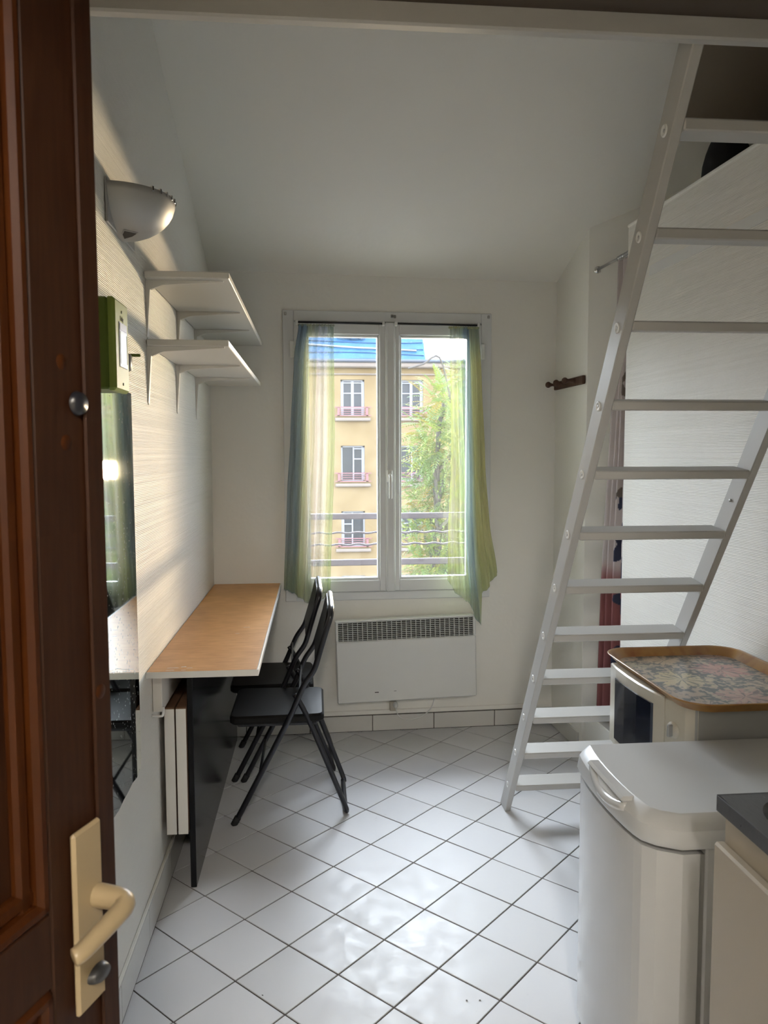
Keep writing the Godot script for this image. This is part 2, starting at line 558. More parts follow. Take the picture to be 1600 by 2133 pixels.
func shell() -> void:
	# left wall, one long slab past the door into the landing
	var st := S()
	box(st, Vector3(-0.3, -0.1, -0.4), Vector3(0.0, 4.6, 5.6))
	struct(part("wall_left", st, M.ribbed_wallpaper))
	# window wall with its opening
	var wb := frame_of("wall_back", Vector3.ZERO, BACK_TURN)
	st = S()
	box(st, Vector3(-0.3, -0.1, -0.32), Vector3(0.405, 2.9, 0))
	box(st, Vector3(1.371, -0.1, -0.32), Vector3(2.0, 2.9, 0))
	box(st, Vector3(0.405, -0.1, -0.32), Vector3(1.371, 0.733, 0))
	box(st, Vector3(0.405, 2.112, -0.32), Vector3(1.371, 2.9, 0))
	part("plaster", st, M.white_paint, wb)
	# sloping ceiling
	st = S()
	var za := -0.45
	var zb := 5.7
	var ya := 2.344 + SLOPE * za
	var yb := 2.344 + SLOPE * zb
	prism(st, PackedVector2Array([Vector2(za, ya), Vector2(zb, yb), Vector2(zb, yb + 0.25), Vector2(za, ya + 0.25)]), Vector3(-0.3, 0, 0), Vector3.BACK, Vector3.UP, Vector3(3.6, 0, 0))
	struct(part("ceiling", st, M.ceiling_paint))
	# right side: pier beside the window, closet recess, papered partition that stops short of the ceiling
	var wr := frame_of("wall_right", Vector3(1.768, 0, 0), RIGHT_TURN)
	var sp := S()
	prism(sp, PackedVector2Array([Vector2(0, -0.4), Vector2(0.9, -0.4), Vector2(0.9, 0.66), Vector2(0.34, 0.66), Vector2(0, 0.36)]), Vector3(0, -0.1, 0), Vector3.RIGHT, Vector3.BACK, Vector3(0, 3.0, 0))
	part("pier", sp, M.white_paint, wr)
	bx("partition", Vector3(0, -0.1, 0.76), Vector3(0.09, 2.372, 3.9), 0, M.ribbed_wallpaper, wr)
	bx("partition_cap", Vector3(-0.004, 2.372, 0.756), Vector3(0.094, 2.384, 3.9), 0.003, M.white_paint, wr)
	bx("painted_light_band", Vector3(-0.003, 2.135, 0.95), Vector3(0.001, 2.172, 3.9), 0, M.white_gloss, wr)  # paler strip standing in for a band of light on the wall
	bx("closet_back", Vector3(0.36, -0.1, 0.655), Vector3(0.65, 2.65, 0.86), 0, M.white_paint, wr)
	bx("closet_side", Vector3(0.085, -0.1, 0.762), Vector3(0.56, 2.372, 0.84), 0, M.white_paint, wr)
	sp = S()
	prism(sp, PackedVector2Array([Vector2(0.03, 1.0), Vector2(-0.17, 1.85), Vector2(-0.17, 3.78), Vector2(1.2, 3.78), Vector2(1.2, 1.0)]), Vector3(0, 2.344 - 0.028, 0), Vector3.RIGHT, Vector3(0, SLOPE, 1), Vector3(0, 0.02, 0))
	part("shade_board", sp, M.storage_brown, wr)  # dark board in place of shade on the ceiling, its slanted edge included
	bx("closet_plinth", Vector3(0.012, -0.1, 0.355), Vector3(0.36, 0.2, 0.765), 0.004, M.white_paint, wr)
	var ws := frame_of("wall_storage", Vector3(1.768, 0, 0), RIGHT_TURN)
	bx("storage_floor", Vector3(0.085, 2.30, 0.8), Vector3(1.2, 2.365, 3.9), 0, M.storage_brown, ws)
	bx("storage_wall", Vector3(1.15, -0.1, -0.2), Vector3(1.25, 4.6, 5.6), 0, M.storage_brown, ws)
	bx("storage_end", Vector3(0.62, 2.2, 0.74), Vector3(1.2, 3.2, 0.84), 0, M.storage_brown, ws)
	# entrance wall with the door opening, and the dim landing behind it
	st = S()
	box(st, Vector3(0.0, 2.06, 3.80), Vector3(0.86, 4.4, 3.9))
	box(st, Vector3(0.86, -0.1, 3.80), Vector3(3.2, 4.4, 3.9))
	struct(part("wall_front", st, M.white_paint))
	st = S()
	box(st, Vector3(0.0, -0.1, 5.4), Vector3(1.9, 4.5, 5.6))
	box(st, Vector3(1.75, -0.1, 3.9), Vector3(1.9, 4.5, 5.5))
	box(st, Vector3(-0.1, 2.35, 3.9), Vector3(1.9, 2.45, 5.5))
	struct(part("wall_landing", st, M.hall_paint))
	# loft: edge board and deck over the entrance
	var loft := frame_of("ceiling_loft")
	bx("edge_board", Vector3(0.0, 2.207, 2.46), Vector3(1.92, 2.262, 2.485), 0.004, M.ladder_paint, loft)
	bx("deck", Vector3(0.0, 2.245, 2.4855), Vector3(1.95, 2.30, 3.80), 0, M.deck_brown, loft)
	# skirting: row of tiles on the window wall, with a strip above; the same on the left wall
	var bb := frame_of("baseboard_back", Vector3.ZERO, BACK_TURN)
	bx("bed", Vector3(0.0, -0.01, 0.0), Vector3(1.768, 0.085, 0.008), 0, M.grout, bb)
	var joints := [0.012, 0.149, 0.474, 0.799, 1.124, 1.451, 1.766]
	for i in joints.size() - 1:
		bx("tile", Vector3(joints[i] + 0.002, 0.003, 0.002), Vector3(joints[i + 1] - 0.002, 0.084, 0.012), 0.0012, M.skirting_tile, bb)
	bx("strip", Vector3(0.0, 0.088, 0.0), Vector3(1.766, 0.112, 0.01), 0.003, M.white_paint, bb)
	var bl := frame_of("baseboard_left")
	bx("bed", Vector3(0.0, -0.01, 0.0), Vector3(0.008, 0.1, 3.79), 0, M.grout, bl)
	var z := 0.02
	while z < 3.75:
		bx("tile", Vector3(0.002, 0.003, z + 0.0012), Vector3(0.012, 0.1, minf(z + 0.3288, 3.79)), 0.0012, M.skirting_tile, bl)
		z += 0.33
	bx("capping", Vector3(0.0, 0.1005, 0.01), Vector3(0.010, 0.107, 3.79), 0.002, M.white_paint, bl)
	var br := frame_of("baseboard_right", Vector3(1.768, 0, 0), RIGHT_TURN)
	bx("tile", Vector3(-0.009, 0.002, -0.04), Vector3(0.001, 0.085, 0.33), 0.0012, M.skirting_tile, br)

func floor_tiles() -> void:
	var fl := frame_of("floor")
	bx("mortar_bed", Vector3(-0.2, -0.12, -0.3), Vector3(3.1, -0.0025, 5.6), 0, M.grout, fl)
	var room := PackedVector2Array([Vector2(0.0115, 0.005), Vector2(1.765, -0.043), Vector2(1.787, 0.36), Vector2(1.975, 3.79), Vector2(0.0115, 3.79)])
	var c45 := sqrt(0.5)
	var da := Vector2(c45, c45) * 0.2
	var db := Vector2(c45, -c45) * 0.2
	var o := Vector2(0.14, 1.44)
	var g := 0.0115                                # half joint over the tile's side
	rng.seed = 11
	var whole := []
	for k in 4:
		var st := S()
		var q := PackedVector2Array([da * (g - 0.5) + db * (g - 0.5), da * (0.5 - g) + db * (g - 0.5), da * (0.5 - g) + db * (0.5 - g), da * (g - 0.5) + db * (0.5 - g)])
		prism(st, q, Vector3(0, -0.01, 0), Vector3.RIGHT, Vector3.BACK, Vector3(0, 0.01, 0), 0.001)
		whole.append(done(st, M["floor_tile_%d" % k]))
	for a in range(-16, 26):
		for b in range(-26, 22):
			var mid := o + da * (a + 0.5) + db * (b + 0.5)
			if mid.x < -0.2 or mid.x > 2.2 or mid.y < -0.2 or mid.y > 3.95:
				continue
			var q := PackedVector2Array([mid + da * (g - 0.5) + db * (g - 0.5), mid + da * (0.5 - g) + db * (g - 0.5), mid + da * (0.5 - g) + db * (0.5 - g), mid + da * (g - 0.5) + db * (0.5 - g)])
			var cut := Geometry2D.intersect_polygons(q, room)
			if cut.is_empty():
				continue
			var k := rng.randi() % 4
			var dy := rng.randf_range(-0.0004, 0.0004)
			var inside := true
			for p in q:
				inside = inside and Geometry2D.is_point_in_polygon(p, room)
			if inside:
				var t := obj("tile", whole[k], fl)
				t.position = Vector3(mid.x, dy, mid.y)
				t.rotation = Vector3(rng.randf_range(-0.003, 0.003), 0, rng.randf_range(-0.003, 0.003))
			else:
				var st := S()
				prism(st, cut[0], Vector3(0, -0.01 + dy, 0), Vector3.RIGHT, Vector3.BACK, Vector3(0, 0.01, 0), 0.0)
				part("tile", st, M["floor_tile_%d" % k], fl)
	for sp in [[0.66, 2.205, 0.012, 0.004, 0.7], [0.676, 2.222, 0.006, 0.003, 0.4], [0.90, 2.00, 0.003, 0.003, 0.0], [0.935, 2.002, 0.003, 0.002, 0.0], [0.62, 2.43, 0.004, 0.003, 0.2], [0.29, 2.16, 0.004, 0.003, 1.0], [0.315, 2.33, 0.003, 0.003, 0.3], [0.36, 1.93, 0.003, 0.002, 0.5]]:
		var cst := S()
		var cp := PackedVector2Array()
		for k in 7:
			var ang := TAU * k / 7.0
			cp.append(Vector2(cos(ang) * sp[2] * (0.8 + 0.3 * sin(k * 2.1)), sin(ang) * sp[3] * (0.8 + 0.3 * cos(k * 1.3))).rotated(sp[4]))
		prism(cst, cp, Vector3(sp[0], 0.0008, sp[1]), Vector3.RIGHT, Vector3.BACK, Vector3(0, 0.0006, 0))
		part("chip", cst, M.grout, fl)
	bx("landing_floor", Vector3(0.0, -0.02, 3.792), Vector3(1.75, 0.0, 5.4), 0, M.hall_paint, fl)

func window() -> void:
	var w := frame_of("window_1", Vector3.ZERO, BACK_TURN)
	# flat casing on the wall
	var st := S()
	box(st, Vector3(0.357, 0.695, 0.0), Vector3(0.412, 2.158, 0.012), 0.003)
	box(st, Vector3(1.366, 0.695, 0.0), Vector3(1.419, 2.158, 0.012), 0.003)
	box(st, Vector3(0.412, 2.105, 0.0), Vector3(1.366, 2.158, 0.012), 0.003)
	box(st, Vector3(0.412, 0.695, 0.0), Vector3(1.366, 0.738, 0.012), 0.003)
	part("casing", st, M.pvc_white, w)
	st = S()
	box(st, Vector3(0.400, 0.72, -0.08), Vector3(0.424, 2.12, -0.002))
	box(st, Vector3(1.352, 0.72, -0.08), Vector3(1.376, 2.12, -0.002))
	box(st, Vector3(0.400, 2.092, -0.08), Vector3(1.376, 2.12, -0.002))
	box(st, Vector3(0.400, 0.72, -0.08), Vector3(1.376, 0.746, -0.002))
	part("fixed_frame", st, M.pvc_white, w)
	for s in [[0.412, 0.487, 0.829, 0.872], [0.919, 0.953, 1.292, 1.366]]:
		st = S()
		var f := 0.022
		box(st, Vector3(s[0], 0.740, -0.028), Vector3(s[1] - 0.010, 2.100, f), 0.004)
		box(st, Vector3(s[2] + 0.010, 0.740, -0.028), Vector3(s[3], 2.100, f), 0.004)
		box(st, Vector3(s[1] - 0.012, 0.740, -0.028), Vector3(s[2] + 0.012, 0.800, f), 0.004)
		box(st, Vector3(s[1] - 0.012, 2.041, -0.028), Vector3(s[2] + 0.012, 2.100, f), 0.004)
		var sash := part("sash", st, M.pvc_white, w)
		st = S()
		for b in [[s[1] - 0.012, s[1], 0.798, 2.042], [s[2], s[2] + 0.012, 0.798, 2.042], [s[1], s[2], 0.798, 0.812], [s[1], s[2], 2.030, 2.042]]:
			box(st, Vector3(b[0], b[2], -0.024), Vector3(b[1], b[3], 0.012), 0.003)
		part("glazing_bead", st, M.pvc_white, sash)
		st = S()
		box(st, Vector3(s[1] - 0.004, 0.806, -0.014), Vector3(s[2] + 0.004, 2.036, -0.010))
		part("pane", st, M.clear_glass, sash)
	st = S()
	box(st, Vector3(0.869, 0.738, -0.03), Vector3(0.922, 2.103, 0.030), 0.006)
	box(st, Vector3(0.878, 0.740, 0.030), Vector3(0.913, 2.101, 0.034), 0.003)
	part("meeting_post", st, M.pvc_white, w)
	# espagnolette handle
	st = S(true)
	tube(st, smooth_path([Vector3(0.889, 1.335, 0.03), Vector3(0.889, 1.337, 0.058), Vector3(0.889, 1.325, 0.070), Vector3(0.889, 1.28, 0.073), Vector3(0.889, 1.22, 0.070)]), 0.0085)
	var h := part("handle", st, M.white_gloss, w)
	st = S()
	box(st, Vector3(0.874, 1.30, 0.03), Vector3(0.904, 1.365, 0.044), 0.005)
	part("handle_plate", st, M.white_gloss, h)
	for x in [0.402, 1.372]:
		for y in [1.96, 0.86]:
			bx("hinge_cap", Vector3(x - 0.011, y - 0.035, 0.008), Vector3(x + 0.011, y + 0.045, 0.026), 0.004, M.white_gloss, w)
	for p in [[0.372, 2.140], [1.402, 2.140], [0.905, 2.136], [0.919, 2.134]]:
		bx("old_hook", Vector3(p[0] - 0.006, p[1] - 0.008, 0.012), Vector3(p[0] + 0.006, p[1] + 0.008, 0.02), 0.002, M.steel, w)
	bx("sill", Vector3(0.40, 0.70, -0.38), Vector3(1.376, 0.733, -0.06), 0.006, M.stone_trim, w)
	# rods and sheers
	var ends := [[0.428, 0.858], [0.922, 1.342]]
	for i in 2:
		var e: Array = ends[i]
		var rod := thing("curtain_rod", ["thin dark curtain rod across the top of the left window sash", "thin dark curtain rod across the top of the right window sash"][i], "curtain rod", Vector3.ZERO, BACK_TURN, "thin rods on the window sashes")
		st = S(true)
		tube(st, [Vector3(e[0], 2.0945, 0.045), Vector3(e[1], 2.0925, 0.045)], 0.0052)
		part("bar", st, M.black_metal, rod)
		for x in e:
			bx("bracket", Vector3(x - 0.006, 2.084, 0.02), Vector3(x + 0.006, 2.104, 0.055), 0.002, M.white_gloss, rod)
	curtain(0)
	curtain(1)

func bend(stops: Array, v: float) -> float:
	for i in stops.size() - 1:
		if v <= stops[i + 1][0]:
			return lerpf(stops[i][1], stops[i + 1][1], smoothstep(0.0, 1.0, (v - stops[i][0]) / (stops[i + 1][0] - stops[i][0])) * 0.5 + 0.5 * (v - stops[i][0]) / (stops[i + 1][0] - stops[i][0]))
	return stops[-1][1]

func curtain(side: int) -> void:
	var label: String = ["sheer green and blue voile curtain on the left sash, ending above the chairs", "sheer green and blue voile curtain on the right sash, its point reaching the heater"][side]
	var t := thing("sheer_curtain", label, "curtain", Vector3.ZERO, BACK_TURN, "pair of sheer window curtains")
	var nu := 96
	var nv := 48
	var pts := []
	for j in nv + 1:
		var v := float(j) / nv
		var row := []
		for i in nu + 1:
			var u := float(i) / nu
			var x := 0.0
			var bottom := 0.0
			if side == 0:
				var l := bend([[0.0, 0.437], [0.12, 0.413], [0.4, 0.391], [0.65, 0.370], [1.0, 0.349]], v)
				var r := bend([[0.0, 0.609], [0.4, 0.611], [1.0, 0.584]], v)
				x = lerpf(l, r, u)
				bottom = bend([[0.0, 0.768], [0.15, 0.752], [0.55, 0.690], [0.75, 0.692], [1.0, 0.760]], u)
			else:
				var r := bend([[0.0, 1.192], [0.5, 1.200], [1.0, 1.178]], v)
				var l := bend([[0.0, 1.341], [0.2, 1.356], [0.55, 1.377], [0.8, 1.404], [1.0, 1.438]], v)
				x = lerpf(l, r, u)
				bottom = bend([[0.0, 0.835], [0.28, 0.738], [0.325, 0.735], [0.34, 0.565], [0.40, 0.585], [0.60, 0.69], [0.85, 0.735], [1.0, 0.80]], u)
			var y := lerpf(2.082, bottom, v)
			var amp := lerpf(0.006, 0.014, v)
			var z := 0.052 + amp * sin(u * TAU * 7.0 + 1.4 * sin(v * 3.0 + side)) + 0.5 * amp * sin(u * TAU * 15.0 + v * 4.0) + 0.006 * v
			x += 0.004 * sin(u * TAU * 6.0 + v * 6.0) * (1.0 - absf(u - 0.5) * 2.0)
			if side == 1:
				z += 0.05 * smoothstep(0.72, 1.0, v)       # swings clear of the heater
			row.append(Vector3(x, y, maxf(z, 0.034)))
		pts.append(row)
	var st := S(true)
	for j in nv:
		for i in nu:
			var ua := Vector2(float(i) / nu, float(j) / nv)
			var ub := Vector2(float(i + 1) / nu, float(j + 1) / nv)
			tri(st, pts[j][i], pts[j][i + 1], pts[j + 1][i + 1], Vector3.BACK, ua, Vector2(ub.x, ua.y), ub)
			tri(st, pts[j][i], pts[j + 1][i + 1], pts[j + 1][i], Vector3.BACK, ua, ub, Vector2(ua.x, ub.y))
	part("voile", st, M["sheer_%d" % side], t)
	# gathered heading round the rod
	st = S(true)
	var path := []
	for i in 41:
		var u := i / 40.0
		path.append(Vector3(lerpf(0.437 if side == 0 else 1.341, 0.609 if side == 0 else 1.192, u), 2.0785, 0.046 + 0.003 * sin(u * 60.0)))
	var rad := []
	for i in 41:
		rad.append(0.0065 + 0.0012 * sin(i * 1.9))
	tube(st, path, rad, 8)
	part("heading", st, M["sheer_%d" % side], t)

# ---------------------------------------------------------------- outside
func street() -> void:
	# window guard: two flat bars and two twisted rods
	var g := thing("window_guard", "dark iron guard rail with two flat bars and two twisted rods outside the window", "railing", Vector3.ZERO, BACK_TURN)
	bx("top_bar", Vector3(0.30, 1.088, -0.30), Vector3(1.48, 1.120, -0.275), 0.004, M.rail_iron, g)
	bx("bottom_bar", Vector3(0.30, 0.832, -0.30), Vector3(1.48, 0.866, -0.275), 0.004, M.rail_iron, g)
	for y in [1.013, 0.948]:
		var st := S(true)
		var p := []
		for i in 80:
			var a := i / 79.0
			p.append(Vector3(lerpf(0.30, 1.48, a), y + 0.0035 * sin(a * 70.0), -0.288 + 0.0035 * cos(a * 70.0)))
		tube(st, p, 0.0055, 6)
		part("twisted_rod", st, M.rail_iron, g)
	for x in [0.30, 1.48]:
		bx("post", Vector3(x - 0.02, 0.70, -0.322), Vector3(x + 0.01, 1.125, -0.27), 0.004, M.rail_iron, g)
	# ground far below
	struct(bx("ground", Vector3(-60, -8.3, -60), Vector3(60, -8.0, -0.4), 0, M.street))
	apartment_house()
	tree()

func apartment_house() -> void:
	var b := thing("apartment_house", "ochre rendered apartment house across the street with pale windows and a blue sheeted roof", "building", Vector3(0, -8.0, -30.0))
	var x0 := -9.0
	var x1 := 9.0
	var top := 13.42
	var cols := [-3.11, -0.46, 2.16, 4.75, 7.40]
	var heads := [12.70, 9.83, 6.95, 4.08]
	# wall with window openings, as rows and columns of blocks
	var wall := S()
	var xs := [x0]
	for c in cols:
		xs.append(c - 0.52); xs.append(c + 0.52)
	xs.append(x1)
	for i in range(0, xs.size(), 2):
		box(wall, Vector3(xs[i], 0, -9), Vector3(xs[i + 1], top, 0))
	for c in cols:
		var y := 0.0
		for k in range(heads.size() - 1, -1, -1):
			box(wall, Vector3(c - 0.52, y, -9), Vector3(c + 0.52, heads[k] - 1.58, 0))
			y = heads[k]
		box(wall, Vector3(c - 0.52, y, -9), Vector3(c + 0.52, top, 0))
	part("wall", wall, M.ochre_render, b)
	var st := S()
	box(st, Vector3(x0 - 0.1, top - 0.22, 0), Vector3(x1 + 0.1, top, 0.28), 0.05)
	box(st, Vector3(x0, top - 0.52, 0), Vector3(x1, top - 0.45, 0.07), 0.02)
	part("cornice", st, M.stone_trim, b)
	bx("gutter", Vector3(x0 - 0.1, top, 0.1), Vector3(x1 + 0.1, top + 0.14, 0.34), 0.05, M.gutter_zinc, b)
	# sheeted roof
	st = S()
	prism(st, PackedVector2Array([Vector2(0.2, top + 0.05), Vector2(-0.9, top + 1.32), Vector2(-8.5, top + 1.5), Vector2(-8.5, top + 0.05)]), Vector3(x0, 0, 0), Vector3.BACK, Vector3.UP, Vector3(5.35 - x0, 0, 0))
	var sheet := part("roof_sheet", st, M.blue_tarp, b)
	st = S(true)
	for k in 5:
		var p := []
		for i in 30:
			var a := i / 29.0
			var f := 0.12 + 0.2 * k + 0.06 * sin(a * 9.0 + k) + 0.05 * a * (k - 2)
			p.append(Vector3(lerpf(x0, 5.3, a), top + 0.05 + 1.27 * f, 0.2 - 1.1 * f + 0.02))
		tube(st, p, 0.022, 5)
	part("crease", st, M.tarp_crease, sheet)
	st = S(true)
	tube(st, [Vector3(0.2, top + 0.85, -0.42), Vector3(2.0, top + 0.72, -0.3), Vector3(5.0, top + 0.58, -0.2)], 0.035, 6)
	part("strap", st, M.white_strap, sheet)
	st = S(true)
	rng.seed = 31
	for i in 60:
		var c := Vector3(rng.randf_range(1.6, 2.6), top + 1.28 + rng.randf_range(-0.14, 0.12), -0.75 + rng.randf_range(-0.1, 0.1))
		var p := []
		for k in 9:
			var a := k / 8.0 * TAU
			p.append(c + Vector3(cos(a) * rng.randf_range(0.1, 0.2), sin(a) * 0.07, 0.08 * sin(a * 2.0 + i)))
		tube(st, p, 0.018, 4)
	part("bunched_edge", st, M.blue_tarp, sheet)
	bx("chimney", Vector3(2.75, top + 0.9, -1.6), Vector3(3.55, top + 2.2, -0.95), 0.02, M.chimney_white, b)
	bx("chimney", Vector3(5.6, top - 0.3, -3.2), Vector3(6.4, top + 1.6, -2.2), 0.02, M.chimney_white, b)
	# windows
	for ci in cols.size():
		for k in heads.size():
			var c: float = cols[ci]
			var h: float = heads[k]
			var lo := h - 1.58
			var w := S()
			box(w, Vector3(c - 0.52, lo, -0.25), Vector3(c - 0.45, h, -0.12))
			box(w, Vector3(c + 0.45, lo, -0.25), Vector3(c + 0.52, h, -0.12))
			box(w, Vector3(c - 0.52, h - 0.07, -0.25), Vector3(c + 0.52, h, -0.12))
			box(w, Vector3(c - 0.52, lo, -0.25), Vector3(c + 0.52, lo + 0.06, -0.12))
			var open_leaf := -1
			if k == 1 and ci != 1:
				open_leaf = 0
			elif k == 2:
				open_leaf = 1
			for leaf in 2:
				if leaf == open_leaf:
					continue
				var a := c - 0.45 + 0.45 * leaf
				for q in [[a, a + 0.06, lo, h], [a + 0.39, a + 0.45, lo, h]]:
					box(w, Vector3(q[0], q[2], -0.22), Vector3(q[1], q[3], -0.13))
				for y in [h - 0.13, h - 0.58, h - 1.22, lo + 0.03]:
					box(w, Vector3(a, y - 0.025, -0.2), Vector3(a + 0.45, y + 0.025, -0.14))
			var win := part("window", w, M.sash_white, b)
			bx("pane", Vector3(c - 0.46, lo + 0.04, -0.24), Vector3(c + 0.46, h - 0.05, -0.21), 0, M.far_pane, win)
			bx("sill", Vector3(c - 0.78, lo - 0.22, 0), Vector3(c + 0.78, lo - 0.08, 0.16), 0.03, M.stone_trim, b)
			var r := S()
			for y in [lo + 0.38, lo + 0.02]:
				box(r, Vector3(c - 0.8, y - 0.02, 0.10), Vector3(c + 0.8, y + 0.02, 0.14))
			for y in [lo + 0.11, lo + 0.2, lo + 0.29]:
				box(r, Vector3(c - 0.6, y - 0.012, 0.11), Vector3(c + 0.6, y + 0.012, 0.13))
			for x in [c - 0.62, c + 0.62]:
				box(r, Vector3(x - 0.05, lo, 0.1), Vector3(x + 0.05, lo + 0.38, 0.14))
			part("guard_rail", r, M.rail_red, b)

func leaf_mesh(k: int) -> ArrayMesh:
	# a compound leaf: a stalk with paired leaflets that droop towards the tip
	var st := S()
	var pairs := 7
	for i in pairs:
		var t := (i + 1.0) / (pairs + 0.5)
		var base := Vector3(0, -0.10 * t * t, 0.44 * t)
		for s in [-1.0, 1.0]:
			var dir := Vector3(s, -0.35, 0.45).normalized()
			var len := 0.115 * (1.0 - 0.35 * t)
			var tip := base + dir * len
			var mid := base + dir * len * 0.45
			var wv := Vector3(0.25 * s * -0.5, 0, 1).normalized() * 0.022
			tri(st, base, mid + wv, tip, Vector3.UP)
			tri(st, base, tip, mid - wv, Vector3.UP)
	var tip0 := Vector3(0, -0.10, 0.44)
	tri(st, tip0, tip0 + Vector3(0.022, -0.03, 0.05), tip0 + Vector3(0, -0.07, 0.11), Vector3.UP)
	tri(st, tip0, tip0 + Vector3(0, -0.07, 0.11), tip0 + Vector3(-0.022, -0.03, 0.05), Vector3.UP)
	tri(st, Vector3(-0.004, 0, 0), Vector3(0.004, 0, 0), tip0, Vector3.UP)
	return done(st, M["leaf_%d" % k])

func tree() -> void:
	var at := Vector3(2.55, -8.0, -14.5)
	var t := thing("street_tree", "leafy yellow-green street tree with feathery compound leaves in front of the ochre house", "tree", at)
	var st := S(true)
	tube(st, smooth_path([Vector3(1.2, -0.05, 0), Vector3(1.1, 3.0, 0.1), Vector3(1.2, 6.2, 0), Vector3(1.4, 10.4, 0)]), [0.2, 0.2, 0.2, 0.2, 0.19, 0.19, 0.18, 0.18, 0.17, 0.17, 0.16, 0.16, 0.15, 0.14, 0.13, 0.12, 0.11, 0.1, 0.09], 10)
	part("trunk", st, M.bark, t)
	rng.seed = 404
	var blobs := []
	var hull := [[11.3, 1.35, 0.5], [10.7, 1.1, 0.65], [10.0, 0.85, 0.7], [9.5, 0.6, 0.5], [9.4, 1.4, 0.9], [8.8, 0.95, 0.7], [8.2, 0.62, 0.6], [8.2, 1.5, 0.9], [7.6, 0.62, 0.65], [7.2, 1.4, 0.9], [6.9, 0.45, 0.6],
		[6.5, 0.9, 0.8], [6.2, 1.7, 0.9], [5.7, 0.5, 0.8], [5.4, 1.3, 0.9], [10.2, 1.95, 0.9], [8.8, 2.3, 1.0], [7.0, 2.4, 1.0], [4.6, 0.9, 1.0], [3.6, 1.2, 1.1]]
	for h in hull:
		blobs.append([Vector3(h[1] + rng.randf_range(-0.15, 0.15), h[0], rng.randf_range(-0.5, 0.6)), float(h[2])])
	st = S(true)
	for b in blobs:
		var c: Vector3 = b[0]
		tube(st, smooth_path([Vector3(0.9, c.y - 1.2, 0), Vector3((0.9 + c.x) / 2.0, c.y - 0.5, c.z * 0.5), c], 4), [0.06, 0.055, 0.05, 0.045, 0.04, 0.035, 0.03, 0.025, 0.02], 6)
	# two bare twigs above the crown
	tube(st, smooth_path([Vector3(1.2, 10.6, 0.2), Vector3(0.9, 11.7, 0.3), Vector3(0.5, 11.55, 0.3), Vector3(0.15, 11.45, 0.3)], 4), 0.022, 5)
	part("branch", st, M.bark, t)
	var meshes := [leaf_mesh(0), leaf_mesh(1), leaf_mesh(2)]
	var xf := []
	for b in blobs:
		var c: Vector3 = b[0]
		var r: float = b[1]
		for i in int(210 * r * r):
			var d := Vector3(rng.randfn(), rng.randfn(), rng.randfn()).normalized() * r * pow(rng.randf(), 0.4)
			var p := c + d * Vector3(0.85, 0.8, 0.85)
			var out := (d + Vector3(rng.randfn(), rng.randfn() * 0.5, rng.randfn()) * 0.35).normalized()
			var basis := Basis.looking_at(-out, Vector3(rng.randfn() * 0.3, 1, rng.randfn() * 0.3).normalized()).scaled(Vector3.ONE * rng.randf_range(0.75, 1.25))
			xf.append(Transform3D(basis, p))
	xf.sort_custom(func(a, b): return a.origin.z > b.origin.z)
	var singles := 280
	for i in mini(singles, xf.size()):
		var r := rng.randf()
		var l := obj("leaf", meshes[2 if r < 0.14 else (1 if r < 0.5 else 0)], t)
		l.transform = xf[i]
	for k in 3:
		var mm := MultiMesh.new()
		mm.transform_format = MultiMesh.TRANSFORM_3D
		mm.mesh = meshes[k]
		var mine := []
		for i in range(singles, xf.size()):
			if (k == 2 and i % 9 == 0) or (i % 9 != 0 and i % 2 == k):
				mine.append(xf[i])
		mm.instance_count = mine.size()
		for i in mine.size():
			mm.set_instance_transform(i, mine[i])
		var mi := MultiMeshInstance3D.new()
		mi.name = "foliage"
		mi.multimesh = mm
		mi.set_meta("kind", "stuff")
		t.add_child(mi, true)

